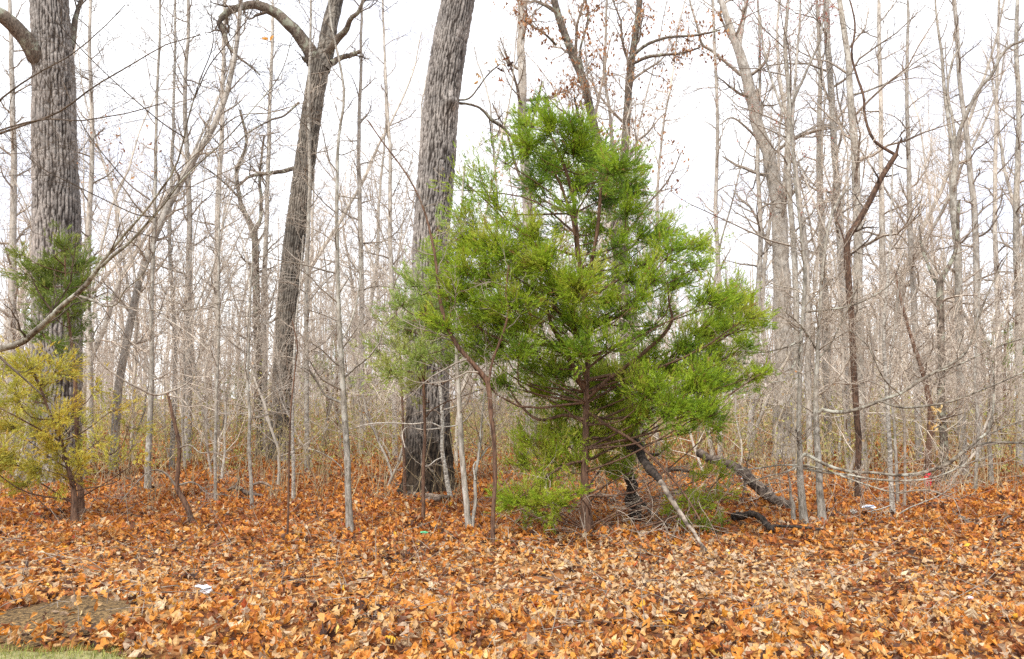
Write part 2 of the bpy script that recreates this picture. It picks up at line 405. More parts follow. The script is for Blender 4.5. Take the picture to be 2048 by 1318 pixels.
def litter(y0, y1, dens, kinds, size, hgt_var, tilt):
    g = Geo()
    w0, w1 = .72 * y0 + 1.2, .72 * y1 + 1.2
    A = (w0 + w1) * (y1 - y0); n = int(A * dens)
    y = y0 + (y1 - y0) * rng.random(n * 2) ; w = .72 * y + 1.2
    keep = rng.random(n * 2) < w / w1; y = y[keep][:n]; w = w[keep][:n]; n = len(y)
    x = rng.uniform(-1, 1, n) * w
    e = edgeY(x); ok = (y > e + rng.exponential(.05, n) - .05) & ~(in_dirt(x, y) & (rng.random(n) < .90))
    thin = rng.random(n) < 1
    ok &= thin
    x, y = x[ok], y[ok]; n = len(x)
    h = rng.random(n) ** 1.3 * hgt_var
    mound = .5 + .5 * np.sin(x * 4.3 + 2 * np.sin(y * 3.1)) * np.sin(y * 5.2 + x)
    pos = np.stack([x, y, hgt(x, y) + .012 + h * (.5 + mound)], -1)
    az = rng.random(n) * 2 * pi; til = rng.normal(0, tilt, n)
    d = np.stack([np.cos(az) * np.cos(til), np.sin(az) * np.cos(til), np.sin(til)], -1)
    roll = rng.normal(0, tilt * 1.1, n)
    sz = rng.uniform(.6, 1.25, n) * size; tone = tone_at(x, y, n)
    k = rng.integers(0, len(kinds), n)
    for j, kd in enumerate(kinds):
        s = k == j; scatter_leaves(g, kd, pos[s], sz[s], d[s], roll[s], tone[s])
    return g
for (a, b, dn, kd, sz, hv, tl) in [(3.9, 6.2, 580, [0, 1, 2, 3, 4, 2], .078, .08, .75), (6.2, 9, 460, [2, 3, 4, 4], .072, .05, .5), (9, 14, 330, [4, 4, 3], .085, .06, .65), (14, 21, 140, [4, 5, 5], .11, .07, .7), (21, 36, 62, [5], .17, .07, .7)]:
    lg = litter(a, b, dn, kd, sz, hv, tl)
    link('leaf_litter', lg.mesh('leaf_litter', M['litter']), kind='stuff')

# the 300 leaves that show largest: parts of the ground
leafmeshes = []
for k in range(14):
    g = Geo(); scatter_leaves(g, [0, 1, 0][k % 3], np.zeros((1, 3)), np.array([1.]), np.array([[1., 0, 0]]), np.array([0.]), np.array([.5]), 1.0)
    leafmeshes.append(g.mesh('leaf', M['leafobj']))
cnt = 0
while cnt < 296:
    y = 4.75 + 1.5 * rng.random() ** 1.2; x = rng.uniform(-.66, .66) * y
    if y < edgeY(x) + .04 or in_dirt(x, y): continue
    o = link('leaf', leafmeshes[cnt % 14], ground)
    o.location = (x, y, float(hgt(x, y)) + .05 + .05 * rng.random()); s = rng.uniform(.065, .115)
    o.scale = (s, s, s); o.rotation_euler = (rng.normal(0, .5), rng.normal(0, .5), rng.random() * 6.28); cnt += 1

# grass blades on the verge
n = 26000
x = rng.uniform(-4.2, 1.4, n); e = edgeY(x); y = e + .04 - rng.random(n) * .9
pos = np.stack([x, y, hgt(x, y)], -1); az = rng.random(n) * 6.28; ln = rng.uniform(.012, .05, n); lean = rng.uniform(.2, 1.0, n)
tip = pos + np.stack([np.cos(az) * lean * ln, np.sin(az) * lean * ln, ln], -1)
sd = np.stack([-np.sin(az), np.cos(az), 0 * az], -1) * .0022
V = np.stack([pos - sd, pos + sd, tip], 1).reshape(-1, 3)
g = Geo(); g.add(V, tris=np.arange(n * 3).reshape(-1, 3), attr=np.repeat(rng.random(n), 3))
link('grass', g.mesh('grass', M['grass']), kind='stuff')

# ------------------------------------------------------------------ trees
def trace(tr, D, D1=None, ground=False, W=1.0):
    """tr: (px, py, width px) from base to tip; depth runs from D to D1 along it"""
    n = len(tr); D1 = D if D1 is None else D1; pts = []; rad = []
    for i, (px, py, w) in enumerate(tr):
        d = D + (D1 - D) * i / max(n - 1, 1); pts.append(P(px, py, d)); rad.append(W * w * .5 * d / F)
    pts = np.array(pts)
    if ground:
        g0 = pts[0].copy(); zz = float(hgt(g0[0], g0[1]))
        if g0[2] - zz > .15:
            g0[2] = zz - .1; pts = np.vstack([g0, pts]); rad = [rad[0] * 1.08] + rad
        else: pts[0, 2] = zz - .08
    return pts, np.array(rad)

def extend_top(pts, rad, H):
    if pts[-1, 2] >= H: return pts, rad
    d = norm(pts[-1] - pts[-2]); P_ = [p for p in pts]; R_ = list(rad); n = 4; step = (H - pts[-1, 2]) / n
    for k in range(1, n + 1):
        d = norm(d + np.array([rng.normal(0, .08), rng.normal(0, .08), .25])); P_.append(P_[-1] + d * step); R_.append(rad[-1] * (1 - .85 * k / n))
    return np.array(P_), np.array(R_)

def wobbled(p, r, K, amp):
    q, rr = resample(p, K, r); q = q.copy()
    n = np.cumsum(rng.normal(0, 1, (K, 3)), 0); n -= np.linspace(0, 1, K)[:, None] * n[-1]; q += n * amp * rr.mean() * .25
    return q, rr

STY = {   # level-1 count, length range (m), level-2, level-3
 'pole': dict(n1=16, t0=.30, L=(.5, 1.6), a=(35, 75), n2=6, n3=4, up=.10),
 'twiggy': dict(n1=24, t0=.22, L=(.6, 1.7), a=(35, 80), n2=7, n3=4, up=.08),
 'big': dict(n1=12, t0=.38, L=(1.5, 4.5), a=(35, 70), n2=9, n3=6, up=.08),
 'few': dict(n1=7, t0=.45, L=(.4, 1.2), a=(35, 75), n2=5, n3=3, up=.06),
}
def twigs_for(g, par, pr, s, rmin, leafpos=None, scale=1.0):
    a, ar = kids(par, pr, s['n1'], s['t0'], .98, s['a'], labs=(s['L'][0] * scale, s['L'][1] * scale), K=7, wob=.2, up=s['up'], rf=.42, rmin=rmin * 1.4, taper=.4)
    ar = np.minimum(ar, .045)
    b, br = kids(a, ar, s['n2'], .2, .97, (28, 65), lf=.5, K=5, wob=.2, up=.06, rf=.6, rmin=rmin)
    c, cr_ = kids(b, br, s['n3'], .2, .97, (25, 60), lf=.5, K=3, wob=.2, up=.05, rf=.6, rmin=rmin * .8)
    tubes(g, a, ar, 4); tubes(g, b, br, 3); tubes(g, c, cr_, 3)
    if leafpos is not None: leafpos += [b, c]

TREES = []
def tree(name, label, tr, D=None, limbs=(), mat='grey', lmat=None, tmat='twig', style='pole', H=None, W=1., D1=None, group=None, cat='tree',
         wob=.5, sides=9, K=34, limbstyle=None, scale=1., ltw=None, flare=1.25, rm=1.0):
    px, py = tr[0][0], tr[0][1]
    if D is None: D = gD(px, py)
    pts, rad = trace(tr, D, D1, True, W)
    if H: pts, rad = extend_top(pts, rad, H)
    base = pts[0].copy(); base[2] += .08
    q, r = wobbled(pts, rad, K, wob)
    z = q[:, 2] - base[2]; r = r * (1 + (flare - 1) * np.exp(-np.maximum(z, 0) / .12))
    root = thing(name, base, label, cat, group)
    g = Geo(); tubes(g, q[None], r[None], sides); link('trunk', g.mesh('trunk', M[mat], True, base), root)
    rmin = (.0011 + .00017 * D) * rm
    tg = Geo(); pars = [q]; prs = [r]; bones = []
    if style: twigs_for(tg, q[None], r[None], STY[style], rmin, bones, scale)
    for k, lb in enumerate(limbs):
        dd = 0.0
        lt = lb
        if isinstance(lb, dict): dd = lb['dd']; lt = lb['p']
        lp, lr = trace(lt, D + (lb.get('d0', 0) if isinstance(lb, dict) else 0), D + (dd if dd else rng.uniform(-.05, .05) * D), W=.85)
        lq, lr = wobbled(lp, lr, 26, .5)
        g = Geo(); tubes(g, lq[None], lr[None], 7); link('limb', g.mesh('limb', M[lmat or mat], True, base), root)
        st = dict(STY[limbstyle or 'few']); 
        if ltw: st.update(ltw)
        twigs_for(tg, lq[None], lr[None], st, rmin, bones, 1.0)
    if tg.n: link('twigs', tg.mesh('twigs', M[tmat], False, base), root, kind='stuff')
    return root, base, q, r, bones, D

# --- furrowed trunks of the large oaks
def vor_edge(u, v, cu, seed):
    """distance to the nearest cell wall; u periodic with cu cells"""
    rg = np.random.default_rng(seed); nv = int(v.max()) + 4; jx = rg.random((nv, cu)); jy = rg.random((nv, cu))
    iu = np.floor(u).astype(int); iv = np.floor(v).astype(int); f1 = np.full(u.shape, 9.); f2 = np.full(u.shape, 9.)
    for du in (-1, 0, 1):
        for dv_ in (-1, 0, 1):
            cu_ = (iu + du) % cu; cv = np.clip(iv + dv_, 0, nv - 1)
            dx = (iu + du + jx[cv, cu_]) - u; dy = (iv + dv_ + jy[cv, cu_]) - v; d = np.hypot(dx, dy)
            nf1 = np.minimum(f1, d); f2 = np.where(d < f1, f1, np.minimum(f2, d)); f1 = nf1
    return f2 - f1
def oak_trunk(pts, rad, base, sides, rings, depth, cells, cellh, seed, roots=.35, burls=()):
    q, r = resample(pts, rings, rad)
    L = np.concatenate([[0], np.cumsum(np.linalg.norm(np.diff(q, axis=0), axis=1))])
    T, A, B = frames(q[None]); T, A, B = T[0], A[0], B[0]
    th = np.arange(sides) * 2 * pi / sides
    TH, LL = np.meshgrid(th, L)
    U = TH / (2 * pi)
    def vn(nu, hv, sd, du=0.):
        """smooth random field, periodic around the trunk: nu cells round, hv metres tall"""
        rg = np.random.default_rng(seed * 31 + sd); nv = int(L[-1] / hv) + 4; G_ = rg.random((nv, nu))
        u = (U * nu + du) % nu; v = LL / hv + 1; iu = np.floor(u).astype(int) % nu; iv = np.floor(v).astype(int); fu = u - np.floor(u); fv = v - iv
        fu = fu * fu * (3 - 2 * fu); fv = fv * fv * (3 - 2 * fv); i2 = (iu + 1) % nu; j2 = np.minimum(iv + 1, nv - 1)
        return (G_[iv, iu] * (1 - fu) + G_[iv, i2] * fu) * (1 - fv) + (G_[j2, iu] * (1 - fu) + G_[j2, i2] * fu) * fv
    warp = (vn(7, .55, 1) - .5) * 2.0 + (vn(16, .20, 2) - .5) * .7
    n1 = np.abs(np.sin(pi * (U * cells + warp * .9)))                    # long ridges that lean into and join one another
    n2 = np.abs(vn(int(cells * 1.6), cellh * 1.0, 3, 0) - .5) * 2              # braided furrows
    n3 = vn(int(cells * 2.6), cellh * .28, 4)                                  # flaky plates
    n4 = np.abs(vn(cells, cellh * .35, 5) - .5) * 2                           # short cross cracks
    tone = np.clip((n1 - .22) * 1.9, 0, 1) * np.clip(.15 + n2 * 3.0, 0, 1) * np.clip(.25 + n4 * 3.0, 0, 1)
    rgn = np.random.default_rng(seed + 9)
    tone = np.clip(tone * (.60 + .65 * n3) + rgn.normal(0, .17, tone.shape) * tone, 0, 1)
    zz = np.maximum(q[:, 2] - base[2], 0)[:, None]
    fl = roots * np.exp(-zz / .22) * (1 + .55 * np.sin(TH * 5 + seed) + .25 * np.sin(TH * 3 + 1))
    R = r[:, None] * (1 + fl) * (1 + .02 * np.sin(TH * 3 + LL)) + depth * (tone - .75)
    V = q[:, None] + R[..., None] * (A[:, None] * np.cos(TH)[..., None] + B[:, None] * np.sin(TH)[..., None])
    for (c, br, bh) in burls:
        dd = np.linalg.norm((V - c) / br, axis=-1); V += norm(V - q[:, None]) * (bh * np.exp(-dd ** 2))[..., None]
    idx = np.arange(rings * sides).reshape(rings, sides); a = idx[:-1]; b = idx[1:]
    g = Geo(); g.add(V.reshape(-1, 3), quads=np.stack([a, np.roll(a, -1, 1), np.roll(b, -1, 1), b], -1).reshape(-1, 4), attr=tone.ravel())
    return g, q, r

def big_oak(label, tr, D, H, sides, rings, depth, cells, cellh, seed, mat, limbs=(), roots=.35, burls=(), ntw=6, lm='oaklimb'):
    pts, rad = trace(tr, D, None, True, .97); pts, rad = extend_top(pts, rad, H)
    base = pts[0].copy(); base[2] += .08
    root = thing('oak_tree', base, label, 'tree')
    g, q, r = oak_trunk(pts, rad, base, sides, rings, depth, cells, cellh, seed, roots, burls)
    link('trunk', g.mesh('trunk', M[mat], True, base), root)
    tg = Geo(); K = 30; qs, rs = resample(q, K, r)
    hi = qs[None, 18:]; twigs_for(tg, hi, rs[None, 18:] * .5, dict(STY['big'], n1=ntw, t0=.2), .0035)
    for lb in limbs:
        lt = lb['p']; lp, lr = trace(lt, D + lb.get('d0', 0), D + lb.get('dd', 0))
        if lb.get('rough'):
            g2, lq, lr2 = oak_trunk(lp, lr, base - 50, 40, 150, depth * .5, 14, cellh, seed + 5, 0)
            lq, lr2 = resample(lq, 26, lr2)
        else:
            lq, lr2 = wobbled(lp, lr, 30, .5); g2 = Geo(); tubes(g2, lq[None], lr2[None], 9)
        link('limb', g2.mesh('limb', M[mat if lb.get('rough') else lm], True, base), root)
        if lb.get('tw', 6): twigs_for(tg, lq[None], lr2[None], dict(STY['few'], n1=lb.get('tw', 6), L=(.4, 1.5), n2=7, n3=4), .0035)
    link('twigs', tg.mesh('twigs', M['darktwig'], False, base), root, kind='stuff')
    return root, base, q, r

D1_ = 15.5
big_oak('massive grey furrowed oak trunk at the left, a thick limb curving off to the left',
        [(103, 965, 112), (106, 925, 100), (110, 860, 97), (112, 760, 95), (113, 640, 93), (113, 520, 91), (114, 430, 90), (111, 330, 86), (109, 240, 84), (107, 150, 82), (102, 60, 77), (98, 0, 74), (92, -120, 66)],
        D1_, 15, 104, 360, .042, 40, .36, 3, 'oakleft',
        limbs=[dict(p=[(96, 130, 44), (75, 118, 38), (55, 88, 34), (32, 62, 32), (5, 38, 30), (-40, 10, 28), (-120, -60, 20), (-220, -160, 10)], d0=-.1, dd=-1.2, rough=False, tw=7),
               dict(p=[(140, 95, 16), (150, 62, 12), (158, 20, 9), (175, -40, 6)], d0=.1, dd=.6, tw=5)], ntw=7)
D3_ = gD(858, 985)
bc = P(903, 203, D3_ - .25)
big_oak('tall grey furrowed oak trunk in the centre leaning right, a burl high on its right',
        [(860, 988, 100), (860, 950, 99), (858, 900, 97), (857, 850, 91), (857, 790, 87), (857, 700, 82), (858, 600, 78), (860, 500, 75), (867, 400, 77), (876, 300, 77), (884, 200, 74), (898, 100, 74), (916, 0, 71), (940, -130, 64), (960, -260, 54)],
        D3_, 14, 108, 380, .036, 40, .30, 8, 'oak', roots=.24, burls=[(bc, .12, .11)],
        limbs=[dict(p=[(908, 205, 7), (930, 207, 5), (960, 215, 5), (985, 238, 8), (1010, 255, 6), (1035, 290, 4)], dd=.5, tw=5),
               dict(p=[(905, 200, 4), (935, 198, 4), (955, 178, 3), (975, 150, 3), (1000, 128, 2.5)], dd=-.4, tw=0)], ntw=6)
oak2, base2, _, _ = big_oak('dark forked oak leaning right between two larger trunks, left limb hooked downward',
        [(558, 900, 42), (560, 850, 42), (564, 780, 42), (570, 700, 43), (576, 600, 43), (588, 490, 44), (603, 380, 43), (615, 290, 42), (627, 200, 42), (640, 125, 42)],
        20.5, 2, 96, 260, .030, 24, .36, 15, 'oakmid', roots=.25,
        limbs=[dict(p=[(636, 140, 34), (622, 105, 30), (600, 72, 26), (575, 45, 23), (545, 22, 21), (515, 10, 18), (485, 14, 15), (458, 26, 14), (444, 42, 13), (449, 68, 11), (455, 88, 9)], dd=-1.0, tw=9),
               dict(p=[(642, 140, 38), (652, 100, 36), (660, 50, 33), (672, 0, 30), (690, -100, 24), (700, -230, 14)], dd=.8, rough=True, tw=6),
               dict(p=[(655, 108, 16), (676, 80, 15), (692, 60, 12), (700, 40, 10), (718, 22, 8), (735, -20, 6), (740, -80, 4)], dd=-1.2, tw=7),
               dict(p=[(662, 128, 14), (680, 115, 11), (700, 108, 10), (720, 103, 8)], dd=.2, tw=2),
               dict(p=[(625, 135, 12), (612, 122, 9), (605, 116, 7)], dd=-.3, tw=1),
               dict(p=[(590, 336, 9), (565, 342, 9), (535, 345, 8), (505, 350, 7), (485, 362, 5), (470, 378, 3)], dd=-1.5, tw=7),
               dict(p=[(455, 88, 8), (468, 105, 7), (482, 118, 5), (500, 132, 4), (520, 150, 3)], d0=-1.0, dd=-1.2, tw=5),
               dict(p=[(598, 205, 5), (570, 230, 4), (540, 240, 4), (500, 262, 3), (470, 290, 2)], dd=-1.5, tw=5)], ntw=0)

# --- the traced slender trees (label, trunk, ...)
G_ = 'grey'
tree('bare_sapling', 'smooth pale grey young tree standing between the forked oak and the central oak',
     [(700, 1065, 15), (695, 990, 13), (691, 900, 13), (686, 800, 12), (681, 700, 10), (677, 600, 9), (675, 500, 8), (675, 400, 7), (679, 280, 6), (690, 180, 5), (664, 60, 4), (655, -40, 3)],
     limbs=[dict(p=[(681, 805, 6), (655, 795, 6), (640, 775, 5), (625, 750, 5), (615, 738, 4), (600, 733, 3)], dd=-.3),
            dict(p=[(682, 680, 5), (697, 655, 5), (712, 610, 4), (720, 560, 3), (722, 480, 2.5)], dd=.2),
            dict(p=[(683, 935, 3), (660, 915, 3), (630, 900, 2), (605, 898, 1.5)], dd=-.3)], mat='grey', H=7, style='twiggy', limbstyle='few')
tree('bare_sapling', 'thin mottled pale sapling standing just left of the smooth grey young tree',
     [(587, 1005, 8), (586, 930, 7), (585, 840, 6), (587, 760, 6), (590, 690, 5), (592, 640, 4), (600, 560, 3), (607, 470, 2)], mat='birch', style='pole',
     limbs=[dict(p=[(585, 845, 4), (566, 810, 3.5), (552, 770, 3), (535, 745, 2)], dd=-.3)])
tree('bare_sapling', 'thin reddish brown stem beside the mottled pale sapling',
     [(575, 1088, 4), (577, 990, 4), (578, 900, 4), (581, 820, 3.5), (590, 730, 3), (594, 690, 3), (584, 640, 2.5)], mat='brownbark', style='few')
tree('bare_sapling', 'thin kinked grey sapling left of the forked oak base',
     [(505, 1022, 8), (502, 960, 7), (498, 890, 7), (500, 830, 6), (496, 790, 6), (497, 700, 5), (500, 600, 4), (505, 520, 3)], mat='grey', style='pole')
tree('bare_sapling', 'slim upright grey stem behind the leaning low sapling',
     [(432, 1008, 6), (431, 900, 6), (433, 800, 6), (437, 650, 5), (439, 500, 4), (440, 380, 3)], mat='grey', style='pole')
tree('bare_sapling', 'straight grey young tree standing left of the leaning low sapling',
     [(295, 985, 13), (297, 900, 12), (300, 800, 10), (303, 700, 9), (306, 560, 8), (310, 420, 7), (312, 250, 6), (318, 100, 5), (320, -20, 4)], mat='grey', style='twiggy', H=8)
tree('leaning_sapling', 'low brown sapling leaning left out of the leaves with spreading arching branches',
     [(390, 1053, 11), (372, 1010, 10), (354, 975, 10), (356, 930, 8), (357, 890, 8), (350, 850, 7), (342, 815, 6), (335, 785, 5)],
     limbs=[dict(p=[(354, 975, 6), (335, 950, 5), (315, 940, 4), (295, 945, 3), (265, 975, 2.5), (240, 1005, 2)], dd=-.4),
            dict(p=[(358, 895, 5), (380, 890, 4), (400, 905, 3), (430, 905, 3), (460, 918, 2)], dd=-.3),
            dict(p=[(355, 970, 4), (385, 965, 4), (405, 975, 3), (420, 990, 2.5)], dd=.2),
            dict(p=[(335, 785, 5), (310, 790, 5), (280, 778, 5), (245, 760, 4), (205, 730, 4), (185, 700, 3), (165, 660, 2)], dd=-.6),
            dict(p=[(335, 785, 4), (360, 775, 4), (380, 760, 3), (388, 745, 2), (400, 700, 2)], dd=.4),
            dict(p=[(336, 790, 4), (365, 800, 3), (385, 830, 3), (400, 870, 2)], dd=-.3),
            dict(p=[(335, 785, 4), (320, 760, 3), (290, 740, 3), (262, 700, 2), (240, 660, 2)], dd=.2)], mat='brownbark', lmat='twig', style=None, limbstyle='few', wob=.3)
tree('bare_sapling', 'grey young tree rising right behind the forked oak trunk',
     [(615, 948, 11), (612, 860, 10), (612, 760, 10), (612, 640, 9), (614, 500, 8), (620, 350, 7), (618, 200, 6), (622, 60, 5), (622, -20, 4)], mat='grey', style='twiggy', H=8)
tree('bare_sapling', 'thin pale crooked sapling crossing the front of the central oak trunk',
     [(903, 1000, 9), (893, 955, 9), (884, 900, 8), (886, 850, 8), (882, 790, 7), (876, 745, 5), (865, 700, 3)],
     limbs=[dict(p=[(884, 855, 3.5), (860, 845, 3.5), (825, 848, 3), (780, 846, 3), (740, 848, 2.5), (700, 858, 2)], dd=-.3),
            dict(p=[(885, 855, 3), (915, 850, 3), (935, 835, 3), (950, 812, 2)], dd=-.3),
            dict(p=[(886, 856, 3), (850, 860, 3), (815, 855, 2.5), (805, 870, 2.5), (810, 895, 2)], dd=-.2),
            dict(p=[(884, 915, 3), (872, 920, 2.5), (855, 932, 2), (840, 930, 1.5)], dd=-.2),
            dict(p=[(884, 820, 3), (905, 815, 3), (930, 805, 2.5)], dd=.2)], mat='birch', lmat='pale', style='few', limbstyle='few', D=D3_ - 1.1, ltw=dict(n1=4))
tree('bare_sapling', 'reddish brown stem at the left foot of the central oak',
     [(811, 998, 7), (809, 930, 6), (806, 850, 5), (804, 780, 5), (800, 700, 4), (790, 600, 3)], mat='brownbark', style='few', D=D3_ - .9)
tree('bare_sapling', 'light brown slim tree with two stems just right of the central oak',
     [(940, 1060, 12), (932, 1000, 12), (926, 930, 11), (921, 850, 11), (917, 770, 9), (914, 680, 7), (917, 580, 6), (922, 450, 5), (930, 330, 4)],
     limbs=[dict(p=[(945, 1055, 9), (952, 1000, 8), (951, 960, 8), (958, 910, 6), (962, 860, 5), (970, 780, 4)], dd=.3),
            dict(p=[(951, 960, 5), (948, 930, 4), (965, 910, 4), (975, 895, 3)], dd=.4)], mat='pale', style='pole', limbstyle='few')
tree('leaning_sapling', 'slender reddish brown leaning tree in front of the cedar, bending left above its fork',
     [(985, 1093, 9), (987, 1030, 8), (991, 960, 8), (988, 880, 9), (980, 810, 10), (974, 762, 10), (945, 728, 9), (915, 695, 9), (893, 650, 8), (880, 600, 7), (874, 540, 6), (862, 470, 5), (845, 410, 4), (815, 350, 3.5), (770, 290, 3), (735, 240, 2.5)],
     limbs=[dict(p=[(976, 765, 7), (985, 720, 6), (1005, 670, 6), (1017, 625, 5.5), (1012, 585, 5), (1018, 530, 4)], dd=-.2)], mat='brownbark', style='twiggy', scale=.7, tmat='twig')

# right side
tree('bare_sapling', 'left stem of the two smooth grey saplings standing close together right of the cedar',
     [(1609, 1047, 16), (1603, 990, 14), (1599, 930, 13), (1598, 860, 9), (1600, 780, 8), (1601, 690, 8), (1606, 620, 8), (1609, 540, 7), (1600, 450, 6), (1588, 350, 5), (1580, 230, 4), (1575, 120, 3)],
     limbs=[dict(p=[(1598, 925, 9), (1612, 908, 9), (1630, 918, 8), (1660, 933, 8), (1700, 943, 7), (1745, 945, 7), (1790, 950, 7), (1830, 948, 9), (1868, 938, 9), (1900, 925, 9), (1932, 900, 8), (1960, 888, 7), (2000, 884, 6), (2060, 884, 5), (2150, 870, 3)], dd=-.8),
            dict(p=[(1930, 902, 7), (1955, 880, 6), (1978, 862, 6), (1985, 830, 5), (1988, 780, 4), (1985, 735, 3), (1975, 690, 2)], d0=-.75, dd=-.7),
            dict(p=[(1980, 868, 4), (2015, 852, 3), (2060, 838, 3)], d0=-.7, dd=-.9),
            dict(p=[(1599, 905, 7), (1596, 875, 6), (1592, 860, 4)], dd=-.2),
            dict(p=[(1604, 935, 6), (1640, 945, 5), (1690, 950, 5), (1750, 960, 5), (1810, 962, 4), (1870, 955, 4), (1930, 930, 3), (1990, 908, 2)], dd=-1.0),
            dict(p=[(1604, 930, 5), (1650, 940, 4), (1720, 965, 4), (1790, 985, 3), (1850, 980, 3), (1920, 1000, 2)], dd=-1.2),
            dict(p=[(1596, 930, 5), (1560, 930, 4), (1520, 935, 3.5), (1470, 938, 3), (1420, 925, 2)], dd=-.6),
            dict(p=[(1597, 932, 5), (1570, 945, 4), (1530, 955, 3.5), (1480, 972, 3)], dd=-.7),
            dict(p=[(1603, 700, 5), (1585, 735, 4), (1570, 760, 3), (1540, 765, 2)], dd=-.3),
            dict(p=[(1604, 680, 5), (1580, 692, 5), (1550, 700, 4), (1520, 705, 3), (1480, 700, 2)], dd=-.8)],
     mat='grey', lmat='lichenlimb', style='pole', limbstyle='few', ltw=dict(n1=13, L=(.3, 1.0), n2=5, n3=3, t0=.15))
tree('bare_sapling', 'right stem of the two smooth grey saplings, one long limb sweeping right at chest height',
     [(1646, 1045, 16), (1641, 990, 14), (1636, 920, 13), (1632, 850, 12), (1631, 780, 10), (1634, 700, 8), (1638, 600, 7), (1650, 500, 6), (1668, 420, 5), (1700, 370, 4)],
     limbs=[dict(p=[(1633, 830, 9), (1640, 818, 9), (1665, 824, 9), (1700, 822, 9), (1735, 812, 8), (1765, 800, 8), (1800, 788, 8), (1835, 765, 8), (1870, 745, 7), (1905, 728, 6), (1930, 708, 6), (1945, 680, 5), (1957, 640, 5), (1975, 590, 4), (2000, 540, 3), (2020, 500, 2)], dd=-.6),
            dict(p=[(1760, 802, 5), (1800, 815, 5), (1850, 812, 5), (1900, 803, 5), (1950, 785, 4), (2000, 765, 4), (2060, 738, 3)], d0=-.3, dd=-1.2),
            dict(p=[(1870, 745, 4), (1920, 728, 4), (1970, 705, 3), (2020, 685, 3), (2070, 670, 2)], d0=-.4, dd=-1.2),
            dict(p=[(1800, 788, 4), (1770, 760, 4), (1750, 720, 3), (1735, 690, 3), (1700, 660, 2)], d0=-.3, dd=-.6),
            dict(p=[(1634, 720, 5), (1660, 690, 4), (1680, 650, 4), (1700, 610, 3), (1715, 560, 2)], dd=-.4),
            dict(p=[(1604, 625, 5), (1650, 620, 5), (1700, 612, 4), (1750, 590, 4), (1785, 560, 3), (1810, 500, 2)], dd=-.4),
            dict(p=[(1633, 700, 5), (1612, 665, 4), (1590, 640, 3), (1560, 615, 2)], dd=-.3)],
     mat='grey', lmat='lichenlimb', style='pole', limbstyle='few', ltw=dict(n1=13, L=(.3, 1.1), n2=5, n3=3, t0=.15))
tree('crooked_tree', 'dark brown crooked tree on the right with a sharply kinked broken top',
     [(1714, 1000, 12), (1713, 900, 12), (1710, 800, 12), (1704, 700, 12), (1696, 600, 13), (1691, 520, 13), (1693, 480, 13), (1715, 445, 12), (1735, 410, 12), (1752, 375, 11), (1775, 335, 11), (1793, 308, 10)],
     limbs=[dict(p=[(1795, 312, 8), (1775, 300, 8), (1752, 285, 7), (1738, 260, 7), (1730, 225, 6), (1728, 190, 6), (1716, 155, 6), (1704, 110, 5), (1710, 60, 5), (1705, 20, 4), (1680, -60, 3)], dd=.3),
            dict(p=[(1793, 308, 8), (1797, 290, 6), (1803, 275, 4)], dd=.05),
            dict(p=[(1695, 500, 5), (1680, 455, 4), (1672, 430, 3), (1690, 380, 3)], dd=.6)], mat='darkbark', tmat='darktwig', style='few', limbstyle='few')
tree('pale_tree', 'stout pale tree right of the cedar, forking high up and leaning left',
     [(1566, 800, 38), (1565, 700, 36), (1563, 600, 34), (1558, 500, 32), (1548, 400, 29), (1534, 340, 27), (1518, 290, 25), (1500, 220, 24), (1484, 150, 22), (1475, 100, 18), (1458, 60, 15), (1445, 10, 12), (1430, -60, 9)], D=21,
     limbs=[dict(p=[(1476, 110, 14), (1483, 60, 13), (1492, 10, 11), (1500, -60, 9)], dd=.5),
            dict(p=[(1482, 150, 9), (1455, 125, 8), (1425, 100, 8), (1405, 88, 7), (1398, 60, 6), (1385, 20, 5), (1370, -40, 4)], dd=-1),
            dict(p=[(1556, 520, 14), (1566, 450, 13), (1570, 350, 12), (1572, 250, 10), (1560, 150, 8), (1555, 60, 6), (1560, -30, 5)], dd=1.2),
            dict(p=[(1524, 290, 6), (1495, 255, 6), (1465, 235, 4), (1440, 250, 3)], dd=-1.)], mat='pale', lmat='pale', tmat='twig', style='big', limbstyle='few', H=13, sides=14, K=50, ltw=dict(n1=8, L=(.5, 1.6)))
tree('pale_tree', 'straight pale slender tree right of the stout pale tree, nearly white bark',
     [(1692, 800, 13), (1688, 650, 13), (1680, 480, 13), (1671, 320, 13), (1664, 210, 13), (1656, 110, 13), (1651, 10, 12), (1648, -60, 10)], D=19, mat='birch', tmat='twig', style='big', H=13,
     limbs=[dict(p=[(1660, 255, 6), (1640, 250, 5), (1610, 262, 5), (1580, 275, 5), (1545, 262, 4), (1500, 240, 3), (1460, 205, 2)], dd=-1)])
tree('lichen_tree', 'green grey lichened trunk beside the nearly white slender tree, leaning left at the top',
     [(1722, 830, 19), (1721, 700, 18), (1719, 560, 18), (1718, 440, 17), (1714, 330, 16), (1707, 230, 14), (1698, 130, 12), (1684, 40, 11), (1676, -30, 9)], D=17.5, mat='grey', tmat='twig', style='big', H=12, sides=12,
     limbs=[dict(p=[(1703, 190, 6), (1740, 180, 5), (1775, 165, 5), (1800, 150, 4), (1835, 120, 3), (1880, 95, 2)], dd=-.8)])
tree('bare_tree', 'slim grey tree right of the crooked dark tree, straight to the top',
     [(1766, 830, 14), (1764, 700, 13), (1763, 560, 13), (1761, 420, 11), (1759, 260, 9), (1756, 120, 8), (1757, 0, 7)], D=20, mat='pale', style='twiggy', H=12)
